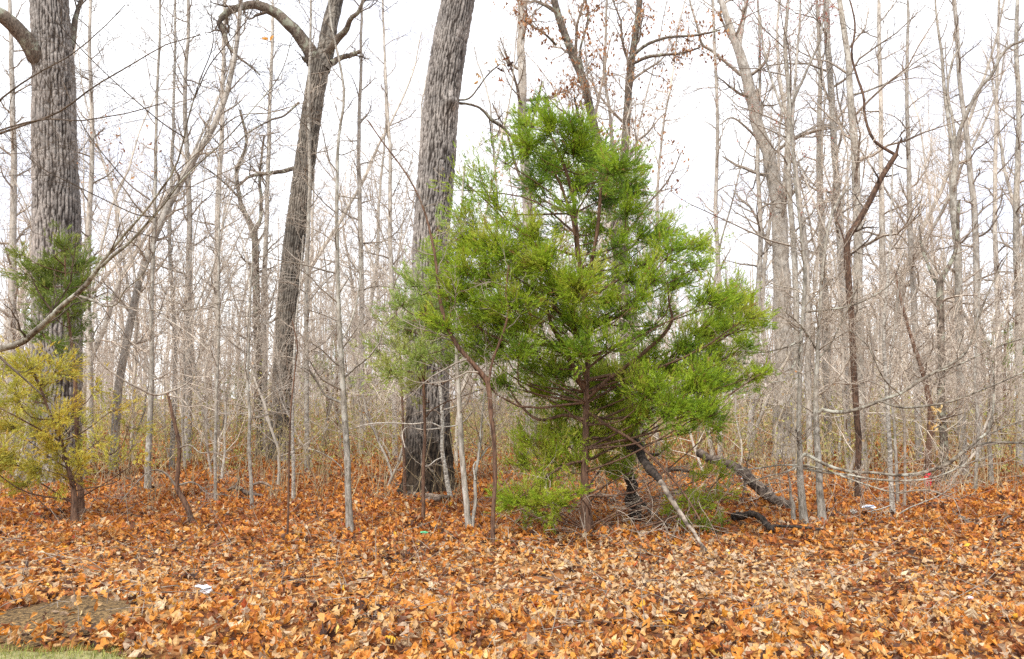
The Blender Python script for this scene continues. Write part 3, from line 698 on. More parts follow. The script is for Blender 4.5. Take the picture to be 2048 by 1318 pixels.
tree('forked_tree', 'tall grey tree at the right whose right stem arches out over the edge',
     [(1922, 820, 15), (1920, 700, 15), (1917, 580, 14), (1913, 470, 14), (1910, 370, 13), (1912, 300, 12)],
     limbs=[dict(p=[(1912, 305, 11), (1920, 260, 9), (1935, 225, 9), (1955, 180, 8), (1982, 150, 8), (2000, 115, 7), (2020, 92, 7), (2045, 82, 6), (2090, 60, 5)], dd=-.8),
            dict(p=[(1911, 320, 9), (1897, 250, 9), (1886, 170, 8), (1880, 95, 7), (1872, 30, 5), (1870, -40, 4)], dd=.4),
            dict(p=[(1912, 310, 8), (1905, 240, 7), (1895, 180, 6), (1905, 120, 5), (1925, 85, 4)], dd=.2)], D=17, mat='grey', tmat='twig', style='few', limbstyle='few', ltw=dict(n1=8, L=(.5, 1.5)))
tree('bare_tree', 'gently curved pale tree behind the arching right tree',
     [(1958, 840, 13), (1956, 700, 12), (1953, 560, 12), (1950, 440, 12), (1940, 340, 11), (1928, 220, 9), (1918, 110, 9), (1908, 0, 8), (1900, -60, 7)], D=19, mat='pale', style='twiggy', H=12)
tree('bare_tree', 'low forked grey brown tree at the right with a stubby bent left arm',
     [(1890, 850, 15), (1886, 740, 14), (1882, 640, 14), (1880, 570, 13), (1893, 545, 9), (1905, 525, 8), (1915, 490, 7), (1918, 400, 6)],
     limbs=[dict(p=[(1881, 580, 9), (1868, 555, 9), (1856, 530, 7), (1844, 500, 6), (1838, 450, 4)], dd=.5)], D=16, mat='oaklimb', tmat='twig', style='pole')
tree('bare_sapling', 'leaning brown sapling in the brush at the right, dark stem bending left',
     [(1856, 908, 12), (1861, 860, 12), (1862, 810, 11), (1852, 770, 9), (1842, 735, 9), (1828, 700, 8), (1815, 660, 7), (1800, 600, 5), (1790, 540, 4)], mat='brownbark', style='pole', D=15)
tree('bare_sapling', 'thin white mottled sapling standing right of the sapling pair',
     [(1785, 1036, 10), (1780, 960, 9), (1777, 880, 8), (1774, 810, 8), (1770, 740, 7), (1768, 660, 6), (1775, 560, 5), (1782, 450, 4), (1785, 330, 3)], mat='birch', style='pole',
     limbs=[dict(p=[(1786, 1035, 4), (1820, 1015, 3.5), (1850, 1003, 3), (1880, 990, 2.5), (1910, 970, 2)], dd=-.4),
            dict(p=[(1784, 1010, 3), (1760, 1018, 3), (1735, 1024, 2)], dd=-.3)])
tree('bare_sapling', 'thin grey stem right beside the white mottled sapling',
     [(1796, 1012, 6), (1792, 930, 6), (1788, 850, 5), (1780, 760, 4), (1790, 660, 4), (1800, 540, 3)], mat='grey', style='pole')
tree('bare_sapling', 'thin grey brown stem further right of the white mottled sapling',
     [(1809, 1025, 5), (1811, 930, 5), (1808, 840, 5), (1800, 750, 4), (1803, 640, 3), (1812, 520, 2.5)], mat='twig', style='pole')
tree('bare_sapling', 'grey sapling standing near the right edge, pale base in the leaves',
     [(1983, 968, 10), (1980, 900, 8), (1976, 840, 7), (1984, 760, 7), (1975, 690, 5), (1950, 620, 4)], mat='grey', style='pole')
tree('bare_sapling', 'slim stem left of the right edge sapling, bare to the leaves',
     [(1949, 988, 7), (1952, 930, 6), (1955, 860, 6), (1950, 760, 5), (1956, 650, 4), (1962, 540, 3)], mat='grey', style='pole')
tree('small_stump_shoot', 'short grey broken shoot standing left beside the sapling pair',
     [(1588, 1048, 10), (1585, 1015, 8), (1580, 985, 5), (1577, 950, 3), (1560, 900, 2)], mat='grey', style='few', D=gD(1588, 1048), wob=.8, cat='sapling')
# centre background
tree('pale_tree', 'leaning pale tree rising diagonally behind the left oak',
     [(228, 900, 17), (235, 790, 16), (250, 680, 15), (275, 560, 14), (310, 465, 14), (350, 385, 13), (390, 315, 13), (425, 260, 12), (448, 200, 11), (462, 140, 10), (475, 70, 9), (480, 0, 8)], D=17, mat='pale', style='twiggy', H=12)
tree('crooked_tree', 'crooked brownish tree between the left oak and the forked oak, bent at mid height',
     [(520, 870, 15), (518, 760, 15), (515, 640, 15), (512, 540, 14), (508, 470, 14), (492, 430, 10), (480, 392, 9), (474, 340, 8), (492, 290, 6), (480, 220, 5)],
     limbs=[dict(p=[(508, 465, 10), (522, 425, 9), (520, 350, 7), (528, 270, 5)], dd=.8), dict(p=[(478, 395, 6), (455, 370, 5), (430, 350, 4), (400, 330, 3)], dd=-.8)], D=22, mat='oaklimb', tmat='twig', style='twiggy')
for lab, tr_, D, mt in [
    ('pale grey trunk directly left of the crooked brownish tree', [(435, 850, 12), (435, 640, 12), (438, 450, 11), (445, 250, 9), (450, 50, 7), (450, -40, 5)], 24, 'pale'),
    ('grey trunk rising midway between the left oak and the forked oak', [(376, 870, 15), (377, 700, 14), (378, 560, 13), (379, 420, 11), (372, 250, 9), (376, 80, 7), (376, -30, 6)], 20, 'pale'),
    ('narrow whitish trunk just left of the midway grey trunk', [(345, 880, 10), (350, 760, 9), (347, 620, 8), (340, 480, 7), (345, 300, 6), (350, 100, 5), (350, -30, 4)], 18, 'birch'),
    ('pale trunk close behind the left side of the forked oak', [(530, 880, 13), (528, 740, 12), (528, 600, 11), (535, 430, 9), (540, 250, 8), (545, 50, 6), (545, -30, 4)], 22, 'pale'),
    ('pale smooth trunk rising from behind the top of the cedar', [(1062, 880, 26), (1060, 620, 24), (1058, 420, 21), (1050, 250, 19), (1048, 130, 18), (1046, 40, 16), (1044, -50, 13)], 21, 'pale'),
    ('leaning grey brown trunk with tufts of dead leaves above the cedar', [(1275, 860, 24), (1262, 700, 23), (1245, 560, 22), (1228, 430, 20), (1208, 320, 18), (1185, 215, 17), (1165, 150, 17), (1140, 95, 16), (1115, 30, 15), (1100, -50, 12)], 18, 'oaklimb'),
    ('straight leafy grey trunk right behind the cedar top with two arms to the right', [(1250, 850, 20), (1250, 640, 19), (1249, 460, 18), (1248, 300, 17), (1256, 200, 16), (1266, 100, 14), (1278, 20, 13), (1285, -50, 11)], 19, 'oaklimb'),
    ('thin pale trunk right of the cedar seen against the sky', [(1440, 840, 10), (1440, 620, 9), (1432, 420, 8), (1436, 250, 7), (1428, 60, 6), (1425, -40, 4)], 20, 'pale'),
    ('second thin pale trunk right of the cedar, slightly leaning', [(1500, 850, 12), (1512, 640, 11), (1520, 480, 10), (1516, 330, 8), (1520, 150, 6), (1515, -20, 4)], 21, 'pale'),
    ('grey trunk just left of the nearly white slender tree', [(1652, 820, 17), (1650, 640, 16), (1640, 480, 14), (1634, 340, 12), (1636, 200, 9), (1635, 60, 7), (1630, -40, 5)], 22, 'grey'),
    ('pale forking pole left of the nearly white slender tree', [(1618, 830, 12), (1615, 640, 11), (1612, 520, 10), (1594, 380, 8), (1582, 280, 7), (1590, 150, 5), (1600, 20, 4)], 18, 'pale'),
    ('grey trunk in the gap between the forked oak and the central oak', [(720, 880, 12), (720, 700, 11), (722, 500, 10), (718, 300, 8), (722, 100, 6), (725, -30, 4)], 22, 'pale'),
    ('slim trunk close behind the left edge of the central oak', [(790, 880, 11), (788, 700, 10), (782, 500, 9), (780, 300, 7), (770, 120, 5), (765, -20, 4)], 20, 'pale'),
    ('grey trunk left of the left oak at the picture edge', [(28, 900, 16), (26, 700, 15), (30, 480, 13), (28, 260, 11), (20, 60, 8), (18, -40, 6)], 20, 'pale'),
    ('slim trunk close behind the right side of the left oak', [(182, 900, 14), (180, 700, 12), (178, 500, 11), (186, 300, 9), (180, 100, 7), (180, -20, 5)], 19, 'pale'),
    ('dark twiggy trunk at the right edge of the picture', [(2040, 860, 14), (2038, 640, 13), (2036, 440, 12), (2040, 240, 10), (2034, 80, 8), (2036, -40, 6)], 19, 'grey'),
    ('grey trunk right of the curved pale tree near the right edge', [(1998, 850, 11), (1996, 640, 10), (1990, 440, 9), (1992, 240, 7), (1998, 60, 5), (1998, -30, 4)], 21, 'pale'),
    ('slim trunk between the lichened trunk and the arching right tree', [(1835, 840, 13), (1832, 660, 12), (1822, 500, 11), (1815, 340, 9), (1812, 160, 7), (1816, 0, 5)], 20, 'pale')]:
    limbs = []
    if 'tufts' in lab:
        limbs = [dict(p=[(1165, 150, 8), (1160, 100, 6), (1175, 40, 5), (1170, -20, 3)], dd=.6), dict(p=[(1112, 90, 6), (1085, 65, 5), (1050, 42, 4)], dd=-.6),
                 dict(p=[(1120, 30, 7), (1090, 12, 6), (1055, -5, 4)], dd=.5), dict(p=[(1160, 250, 7), (1152, 210, 6), (1148, 190, 4)], dd=-.3)]
    if 'two arms' in lab:
        limbs = [dict(p=[(1262, 118, 8), (1290, 92, 8), (1325, 78, 7), (1360, 73, 6), (1400, 70, 6), (1440, 60, 4)], dd=-.8),
                 dict(p=[(1264, 128, 7), (1290, 115, 9), (1325, 108, 7), (1360, 105, 6), (1400, 95, 4)], dd=-.5)]
    rt, bs, q_, r_, bones, DD = tree('bare_tree', lab, tr_, D=D, mat=mt, lmat='oaklimb', tmat='twig', style='big' if tr_[1][2] > 17 else 'twiggy', H=12, limbs=limbs)
    if 'tufts' in lab or 'leafy' in lab:
        pp = np.concatenate([b[:, -1] for b in bones]); pp = pp[rng.random(len(pp)) < .45]
        pp = np.repeat(pp, 2, 0) + rng.normal(0, .05, (len(pp) * 2, 3)); n = len(pp)
        extra = np.array([P(x_, y_, DD + z_) for x_, y_, z_ in [(c[0] + rng.normal(0, c[2]), c[1] + rng.normal(0, c[2]), rng.normal(0, .4)) for c in
                 ([(1140, 80, 20), (1170, 100, 26), (1150, 190, 18), (1195, 90, 18), (1165, 70, 18), (1130, 60, 14)] if 'tufts' in lab else [(1240, 90, 16), (1290, 50, 16), (1270, 60, 18), (1250, 200, 20), (1330, 170, 12), (1260, 260, 22), (1345, 50, 22)]) for _ in range(32)]])
        pp = np.vstack([pp, extra]); n = len(pp)
        d = norm(np.stack([rng.normal(0, .5, n), rng.normal(0, .5, n), -np.ones(n)], -1)); g = Geo()
        scatter_leaves(g, 4, pp, rng.uniform(.06, .11, n), d, rng.random(n) * 6.28, rng.random(n))
        link('dead_leaves', g.mesh('dead_leaves', M['deadleaf'], False, bs), rt, kind='stuff')

# red budded maple at the upper right
rt, bs, q_, r_, bones, DD = tree('maple_tree', 'slim maple with tiny red buds on its upper twigs, right of the stout pale tree',
     [(1588, 840, 13), (1592, 640, 12), (1585, 480, 11), (1575, 330, 10), (1580, 200, 9), (1572, 90, 8), (1578, -20, 6)], D=18, mat='grey', style='big', H=11,
     limbs=[dict(p=[(1580, 250, 7), (1550, 180, 6), (1530, 110, 5), (1520, 30, 4)], dd=.5), dict(p=[(1578, 220, 7), (1610, 150, 6), (1640, 80, 5), (1650, 0, 4)], dd=-.5)], ltw=dict(n1=9, L=(.6, 1.6)))
pp = np.concatenate([b[:, k] for b in bones for k in (-1, -2)]); pp = pp[pp[:, 2] > 5]; n = len(pp)
g = Geo(); scatter_leaves(g, 4, pp, rng.uniform(.02, .045, n), rng.normal(0, 1, (n, 3)), rng.random(n) * 6.28, rng.random(n))
link('buds', g.mesh('buds', M['bud'], False, bs), rt, kind='stuff')

# the lichened branches reaching in from a tree just outside the left edge
DL = 6.6
lp = P(-300, 1150, DL)
lp[1] = DL; root = thing('overhanging_tree', (lp[0], lp[1] + .8, float(hgt(lp[0], lp[1]))), 'lichen spotted branch reaching diagonally across the left oak from the left edge', 'tree')
off = np.array([lp[0], lp[1] + .8, float(hgt(lp[0], lp[1]))])
def part(nm, pl, mat, S=9, K=36):
    q, r = wobbled(np.array([a for a, _ in pl]), np.array([b for _, b in pl]), K, .4)
    g = Geo(); tubes(g, q[None], r[None], S); link(nm, g.mesh(nm, M[mat], True, off), root); return q, r
tq, trr = part('trunk', [(off + [0, 0, -.1], .17), (off + [.02, 0, .6], .14), (off + [0, .05, 1.6], .12), (off + [.05, 0, 3.2], .11), (off + [0, .1, 5.2], .09), (off + [.1, 0, 8], .05)], 'grey', 14)
def tl(tr_, d0, d1): 
    p, r = trace(tr_, d0, d1); return list(zip(p, r * .78))
st_ = tq[10]
bq = []
seq = [
 ([(off + [0, 0, 1.45], .05)] + tl([(-180, 750, 20), (-60, 712, 19), (0, 697, 18), (40, 686, 17), (62, 668, 16), (85, 648, 15), (115, 618, 14), (150, 592, 13), (175, 568, 12), (200, 533, 11), (225, 500, 8), (255, 465, 7), (290, 425, 6), (320, 385, 5.5), (345, 350, 5), (362, 310, 4.5), (372, 260, 4), (388, 200, 3.5), (400, 160, 3)], 7.2, 5.6), 'lichenlimb'),
 (tl([(203, 533, 9), (225, 512, 9), (248, 495, 8), (275, 468, 7), (300, 440, 6), (325, 412, 5.5), (360, 365, 5), (400, 325, 4), (450, 280, 3.5), (500, 225, 3), (560, 150, 2.5), (585, 70, 2)], 5.95, 5.2), 'lichenlimb'),
 (tl([(160, 592, 6), (185, 600, 6), (210, 612, 5.5), (235, 607, 4), (250, 580, 3.5), (285, 550, 3), (310, 500, 2.5), (330, 470, 2)], 6.1, 5.5), 'lichenlimb'),
 (tl([(235, 612, 3), (290, 618, 2.5), (350, 622, 2.5), (420, 610, 2), (470, 590, 1.5)], 5.9, 5.4), 'twig'),
 (tl([(310, 435, 4), (270, 428, 3.5), (220, 405, 3), (150, 370, 3), (90, 340, 2.5), (40, 300, 2), (0, 260, 2)], 5.7, 5.2), 'darktwig'),
 (tl([(300, 400, 4), (260, 370, 3.5), (220, 325, 3), (180, 275, 3), (150, 220, 2.5), (120, 150, 2)], 5.7, 6.2), 'darktwig'),
 (tl([(370, 275, 3.5), (330, 250, 3), (270, 200, 3), (215, 150, 2.5), (160, 95, 2.5), (110, 40, 2)], 5.65, 5.0), 'darktwig'),
 (tl([(390, 195, 3), (420, 130, 3), (470, 70, 2.5), (500, 30, 2), (520, -20, 2)], 5.6, 5.2), 'darktwig'),
 (tl([(350, 345, 3.5), (400, 300, 3), (470, 235, 3), (540, 225, 2.5), (610, 205, 2)], 5.65, 5.2), 'twig'),
 (tl([(390, 195, 3), (360, 140, 2.5), (340, 80, 2), (325, 30, 2)], 5.6, 5.8), 'darktwig'),
 (tl([(335, 400, 3), (400, 365, 3), (480, 330, 2.5), (540, 290, 2), (600, 240, 2)], 5.7, 6.0), 'twig'),
 (tl([(400, 160, 3), (425, 90, 2.5), (422, 30, 2), (420, -40, 2)], 5.6, 5.3), 'darktwig'),
]
for sq, mt in seq:
    bq.append(part('branch', sq, mt, 7, 30))
# upper branches of the same tree, entering the frame at the left edge
for t_ in [[(-260, 520, 9), (-120, 320, 8), (-20, 275, 7), (60, 245, 6), (120, 222, 5), (190, 172, 4), (260, 130, 3.5), (330, 90, 3), (400, 70, 2.5)],
           [(-200, 380, 9), (-100, 290, 7), (0, 200, 5), (70, 150, 4), (140, 110, 3), (200, 60, 2.5), (250, 10, 2)],
           [(-220, 420, 8), (-90, 300, 6), (0, 262, 5), (90, 240, 4), (160, 242, 3.5), (250, 228, 3), (330, 205, 2.5)]]:
    sq = tl(t_, 6.6, 5.2); sq = [(off + [0, 0, sq[0][0][2] - off[2] - .6], .05)] + sq; bq.append(part('branch', sq, 'darktwig', 7, 30))
tg = Geo()
for q, r in bq: twigs_for(tg, q[None, 4:], r[None, 4:], dict(n1=13, t0=.08, L=(.3, 1.1), a=(30, 65), n2=5, n3=3, up=.06), .0014)
link('twigs', tg.mesh('twigs', M['darktwig'], False, off), root, kind='stuff')

# ------------------------------------------------------------------ cedars
def sprig(kind):
    """a spray of scale leaves along +x, length 1: thin pointed slivers"""
    v = []; r = np.random.default_rng(kind + 40)
    def sl(p, d, L, w):
        d = np.array(d) / np.linalg.norm(d); s = np.cross(d, r.normal(0, 1, 3)); s = s / np.linalg.norm(s) * w
        v.extend([p - s, p + s, p + d * L])
    n = 9
    sl(np.zeros(3), [1, 0, .1], 1.0, .02)
    for i in range(n):
        t = .05 + .85 * i / n; s = 1 if i % 2 else -1
        sl(np.array([t, 0, .08 * t]), [1, s * r.uniform(.35, .8), r.normal(.1, .35)], r.uniform(.34, .52) * (1 - .3 * t), .046)
    return np.array(v)
SPR = [sprig(k) for k in range(6)]
def put_sprigs(g, pos, d, size, tone):
    N = len(pos); k = rng.integers(0, 6, N)
    for j in range(6):
        s = np.where(k == j)[0]
        if not len(s): continue
        R = rotm(d[s], rng.random(len(s)) * 6.28)
        W = np.einsum('vk,nkj->nvj', SPR[j], R) * size[s][:, None, None] + pos[s][:, None]
        nv = len(SPR[j]); g.add(W.reshape(-1, 3), tris=np.arange(len(s) * nv).reshape(-1, 3), attr=np.repeat(tone[s], nv))

def cedar(name, label, trunk, D, blobs, mat, per=1.0, size=.085, limbs=(), depth=1.0, trunkmat='brownbark', droop=0., group=None):
    pts, rad = trace(trunk, D, None, True); base = pts[0].copy(); base[2] += .08
    root = thing(name, base, label, 'tree', group)
    q, r = wobbled(pts, rad, 40, .4); z = q[:, 2] - base[2]; rr = r * (1 + .5 * np.exp(-np.maximum(z, 0) / .12))
    g, _, _ = (lambda a: (a, 0, 0))(Geo()); tubes(g, q[None], rr[None], 12); link('trunk', g.mesh('trunk', M[trunkmat], True, base), root)
    for lt in limbs:
        lp_, lr_ = trace(lt['p'], D + lt.get('d0', 0), D + lt.get('dd', 0)); lq, lr2 = wobbled(lp_, lr_, 24, .4)
        g = Geo(); tubes(g, lq[None], lr2[None], 7); link('limb', g.mesh('limb', M[trunkmat], True, base), root)
    bg = Geo(); fg = Geo()
    for (bx, by, br, dens, tone, dd) in blobs:  # tone: leaf hue, with shaded inner and sunlit clumps also put into it
        c = P(bx, by, D + dd * depth); R = br * 1.12 * (D + dd * depth) / F
        hd = np.linalg.norm(c[:2] - q[:, :2], axis=1); tgt = c[2] - .45 * hd - droop
        j = int(np.argmin(np.abs(q[:, 2] - tgt) + .2 * hd)); s = q[j]
        mid = (s + c) / 2 + np.array([rng.normal(0, .10), rng.normal(0, .10), rng.normal(-.05, .07)]) * (.4 + np.linalg.norm(c - s))
        bp, brd = resample(np.array([s, mid, c]), 8, np.array([.008, .0055, .003]) * (1 + .5 * np.linalg.norm(c - s)))
        tubes(bg, bp[None], brd[None], 5)
        n = int(900 * dens * per * (br / 55) ** 2)
        # branchlets fan out from the branch, sprays sit along them
        nb = max(5, int(n / 22)); dirs = rng.normal(0, 1, (nb, 3)); dirs[:, 2] += .25; dirs += norm(c - s)[None] * .5; dirs = norm(dirs)
        st = np.repeat(c[None], nb, 0) * .75 + bp[rng.integers(4, 8, nb)] * .25
        end = c + dirs * R * np.array([1, 1.0, .85]) * rng.uniform(.4, 1.45, (nb, 1))
        K = 5; tt = np.linspace(0, 1, K)[None, :, None]; bl = st[:, None] * (1 - tt) + end[:, None] * tt; bl += rng.normal(0, .02, bl.shape) * tt; bl[..., 2] += (.06 * tt[..., 0] ** 2 - .03) * tt[..., 0]
        tubes(bg, bl, np.broadcast_to(np.linspace(.0045, .0015, K), (nb, K)).copy(), 3)
        k = rng.integers(0, nb, n); t = rng.random(n) ** .75; f = t * (K - 1); i = np.clip(f.astype(int), 0, K - 2); u = (f - i)[:, None]
        pos = bl[k, i] * (1 - u) + bl[k, i + 1] * u + rng.normal(0, .09 * R + .010, (n, 3))
        d = norm(norm(end - st)[k] * 1.1 + rng.normal(0, .38, (n, 3)) + np.array([0, 0, .4 - droop * 4]))
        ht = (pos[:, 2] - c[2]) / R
        tn = np.clip(tone + .04 + rng.normal(0, .10, n) + .22 * (np.sin(pos[:, 0] * 9 + pos[:, 2] * 5) * np.sin(pos[:, 2] * 11 - pos[:, 1] * 7) ) + .16 * (ht + .2) * (ht > -.2), 0, 1)  # sprig colour lightened towards clump tops, painting in sunlit and shaded tufts
        tn = np.where(rng.random(n) < .035, 1., np.minimum(tn, .95))
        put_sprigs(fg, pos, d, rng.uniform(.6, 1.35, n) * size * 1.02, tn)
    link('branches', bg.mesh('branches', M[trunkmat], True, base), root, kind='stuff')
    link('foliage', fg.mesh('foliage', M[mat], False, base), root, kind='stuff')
    return root

rng = np.random.default_rng(77)
DC_ = gD(1172, 1070)
R_ = lambda a, b: float(rng.uniform(a, b))
cb = []
def B_(x, y, r, dens=1., tone=.45, dd=None):
    cb.append((x, y, r, dens, tone, dd if dd is not None else R_(-.9, .9)))
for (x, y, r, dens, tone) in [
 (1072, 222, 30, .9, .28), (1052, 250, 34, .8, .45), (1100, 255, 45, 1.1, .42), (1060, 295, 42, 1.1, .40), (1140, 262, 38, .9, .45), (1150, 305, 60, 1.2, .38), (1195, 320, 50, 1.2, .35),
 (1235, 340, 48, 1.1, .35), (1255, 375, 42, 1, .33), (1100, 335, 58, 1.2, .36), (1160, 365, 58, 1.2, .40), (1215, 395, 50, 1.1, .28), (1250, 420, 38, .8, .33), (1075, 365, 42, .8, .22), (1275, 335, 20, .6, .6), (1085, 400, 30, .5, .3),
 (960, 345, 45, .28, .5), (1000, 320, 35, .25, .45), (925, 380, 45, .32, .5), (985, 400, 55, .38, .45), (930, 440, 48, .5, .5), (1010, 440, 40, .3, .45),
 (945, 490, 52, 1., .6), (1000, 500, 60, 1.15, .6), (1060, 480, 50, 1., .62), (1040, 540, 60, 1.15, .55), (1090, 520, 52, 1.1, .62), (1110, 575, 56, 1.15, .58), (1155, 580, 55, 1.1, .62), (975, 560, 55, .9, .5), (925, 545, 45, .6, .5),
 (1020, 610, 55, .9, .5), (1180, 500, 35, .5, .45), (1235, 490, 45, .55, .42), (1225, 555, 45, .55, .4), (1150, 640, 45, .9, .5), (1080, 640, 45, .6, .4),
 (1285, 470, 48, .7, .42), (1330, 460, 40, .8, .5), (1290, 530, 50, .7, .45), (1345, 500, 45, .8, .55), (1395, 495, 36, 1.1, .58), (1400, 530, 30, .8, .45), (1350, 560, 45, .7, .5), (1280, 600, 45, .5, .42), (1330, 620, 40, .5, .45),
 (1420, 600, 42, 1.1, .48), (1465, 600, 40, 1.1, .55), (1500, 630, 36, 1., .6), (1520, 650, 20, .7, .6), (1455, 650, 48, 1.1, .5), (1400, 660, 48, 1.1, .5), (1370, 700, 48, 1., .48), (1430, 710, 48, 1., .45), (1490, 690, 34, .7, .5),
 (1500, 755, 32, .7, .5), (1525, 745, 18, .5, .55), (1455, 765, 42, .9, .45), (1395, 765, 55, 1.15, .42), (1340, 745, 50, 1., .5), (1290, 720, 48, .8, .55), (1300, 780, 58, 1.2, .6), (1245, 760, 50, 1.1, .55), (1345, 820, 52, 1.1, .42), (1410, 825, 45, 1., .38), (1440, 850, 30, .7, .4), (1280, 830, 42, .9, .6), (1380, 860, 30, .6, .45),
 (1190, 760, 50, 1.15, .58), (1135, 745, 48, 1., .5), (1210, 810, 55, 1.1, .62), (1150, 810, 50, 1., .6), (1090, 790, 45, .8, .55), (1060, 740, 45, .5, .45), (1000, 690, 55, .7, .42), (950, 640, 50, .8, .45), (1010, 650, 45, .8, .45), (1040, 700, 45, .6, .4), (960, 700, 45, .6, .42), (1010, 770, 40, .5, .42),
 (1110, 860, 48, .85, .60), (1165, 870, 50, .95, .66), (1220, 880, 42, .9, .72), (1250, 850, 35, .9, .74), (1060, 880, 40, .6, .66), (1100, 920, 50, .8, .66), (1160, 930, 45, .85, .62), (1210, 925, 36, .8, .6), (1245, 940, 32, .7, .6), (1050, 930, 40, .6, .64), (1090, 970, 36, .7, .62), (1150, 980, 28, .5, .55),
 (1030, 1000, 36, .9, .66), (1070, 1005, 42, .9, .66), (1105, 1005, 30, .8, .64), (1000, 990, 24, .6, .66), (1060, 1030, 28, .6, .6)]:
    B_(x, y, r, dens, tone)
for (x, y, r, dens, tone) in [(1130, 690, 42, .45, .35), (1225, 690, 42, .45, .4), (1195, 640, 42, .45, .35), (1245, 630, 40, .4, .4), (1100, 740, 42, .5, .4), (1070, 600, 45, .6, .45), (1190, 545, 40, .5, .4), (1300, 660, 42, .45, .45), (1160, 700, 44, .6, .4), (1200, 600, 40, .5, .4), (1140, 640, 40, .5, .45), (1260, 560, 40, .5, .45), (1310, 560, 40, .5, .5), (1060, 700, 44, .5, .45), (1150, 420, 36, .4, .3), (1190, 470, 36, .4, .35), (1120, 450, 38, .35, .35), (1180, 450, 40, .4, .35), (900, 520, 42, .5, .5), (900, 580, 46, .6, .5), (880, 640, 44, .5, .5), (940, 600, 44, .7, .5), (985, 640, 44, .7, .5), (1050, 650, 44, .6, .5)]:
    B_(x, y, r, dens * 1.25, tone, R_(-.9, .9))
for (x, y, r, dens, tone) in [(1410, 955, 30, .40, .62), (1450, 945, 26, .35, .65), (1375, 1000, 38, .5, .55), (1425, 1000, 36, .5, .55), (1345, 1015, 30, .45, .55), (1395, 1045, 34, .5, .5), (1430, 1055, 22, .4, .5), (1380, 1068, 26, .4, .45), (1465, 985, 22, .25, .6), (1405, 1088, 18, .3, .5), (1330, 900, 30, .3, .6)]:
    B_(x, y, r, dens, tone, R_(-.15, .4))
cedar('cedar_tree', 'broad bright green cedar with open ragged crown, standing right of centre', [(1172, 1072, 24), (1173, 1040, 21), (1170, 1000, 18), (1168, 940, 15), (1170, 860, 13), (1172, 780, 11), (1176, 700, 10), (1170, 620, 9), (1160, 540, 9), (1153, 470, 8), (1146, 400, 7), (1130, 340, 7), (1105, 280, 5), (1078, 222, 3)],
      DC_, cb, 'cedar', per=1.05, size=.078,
      limbs=[dict(p=[(1155, 520, 6), (1150, 470, 7), (1142, 430, 7), (1125, 380, 6), (1110, 345, 4)], dd=-.2),
             dict(p=[(1170, 600, 7), (1185, 520, 7), (1195, 460, 8), (1200, 410, 7), (1205, 360, 5), (1215, 320, 4)], dd=-.35),
             dict(p=[(1172, 690, 12), (1160, 730, 0), ][:1] + [(1150, 660, 11), (1130, 640, 10), (1105, 610, 7), (1070, 590, 5)], dd=-.5),
             dict(p=[(1172, 780, 13), (1150, 745, 13), (1135, 710, 12), (1120, 680, 10), (1105, 655, 9), (1095, 620, 6), (1080, 560, 4)], dd=-.4),
             dict(p=[(1173, 668, 7), (1200, 648, 8), (1235, 632, 8), (1262, 608, 7), (1290, 578, 6), (1320, 545, 4)], dd=-.5),
             dict(p=[(1240, 740, 0)][:0] + [(1172, 800, 8), (1215, 760, 8), (1270, 720, 8), (1305, 690, 8), (1325, 672, 7), (1345, 640, 6), (1338, 600, 4), (1335, 560, 3)], dd=-.5),
             dict(p=[(1172, 840, 8), (1130, 830, 7), (1080, 840, 6), (1045, 815, 5), (1020, 780, 4), (1000, 750, 3)], dd=.4),
             dict(p=[(1173, 820, 7), (1215, 850, 7), (1265, 880, 6), (1320, 930, 5), (1370, 990, 4), (1400, 1040, 3)], dd=-.6),
             dict(p=[(1172, 920, 6), (1130, 930, 6), (1080, 960, 5), (1040, 995, 3)], dd=-.4),
             dict(p=[(1160, 580, 5), (1110, 540, 5), (1060, 480, 5), (1010, 440, 4), (970, 400, 3), (935, 370, 2)], dd=.4),
             dict(p=[(1172, 760, 7), (1250, 745, 7), (1330, 730, 6), (1420, 690, 5), (1490, 650, 3)], dd=.3),
             dict(p=[(1172, 700, 7), (1100, 690, 6), (1040, 690, 5), (980, 670, 4), (940, 640, 3)], dd=.3)])
tb = [(x, y, r, d, t, R_(-.6, .6)) for (x, y, r, d, t) in [(800, 610, 35, .3, .4), (835, 570, 40, .35, .4), (880, 560, 40, .35, .3), (850, 620, 50, .5, .45), (820, 660, 45, .5, .5), (870, 670, 45, .45, .4), (780, 650, 30, .2, .6), (890, 620, 40, .4, .3), (860, 520, 35, .22, .3), (910, 590, 30, .3, .3), (780, 745, 50, .28, .8), (820, 780, 36, .25, .85), (835, 720, 45, .35, .6), (900, 720, 45, .3, .4), (760, 700, 40, .15, .7), (880, 450, 30, .15, .3), (900, 500, 30, .25, .3), (945, 720, 40, .3, .4), (990, 770, 36, .25, .5), (930, 660, 40, .3, .4), (810, 700, 40, .3, .7)]]
cedar('thin_cedar', 'thin feathery yellow green cedar partly veiling the central oak trunk', [(846, 1010, 7), (846, 940, 7), (850, 860, 6), (848, 780, 6), (850, 700, 5), (852, 620, 4), (868, 520, 3), (878, 450, 2)], 10.7, tb, 'cedarthin', per=2.3, size=.08)
ob = [(x, y, r, d, t, R_(-.5, .5)) for (x, y, r, d, t) in [(130, 500, 38, .55, .4), (150, 535, 42, .8, .35), (110, 540, 40, .8, .45), (75, 545, 35, .6, .5), (45, 510, 26, .3, .6), (50, 545, 28, .4, .6), (100, 580, 45, .9, .3), (145, 585, 42, .8, .3), (105, 625, 42, .8, .25), (150, 630, 35, .6, .25), (85, 665, 36, .5, .3), (140, 680, 36, .4, .3), (165, 560, 25, .3, .6), (120, 700, 30, .4, .3)]]
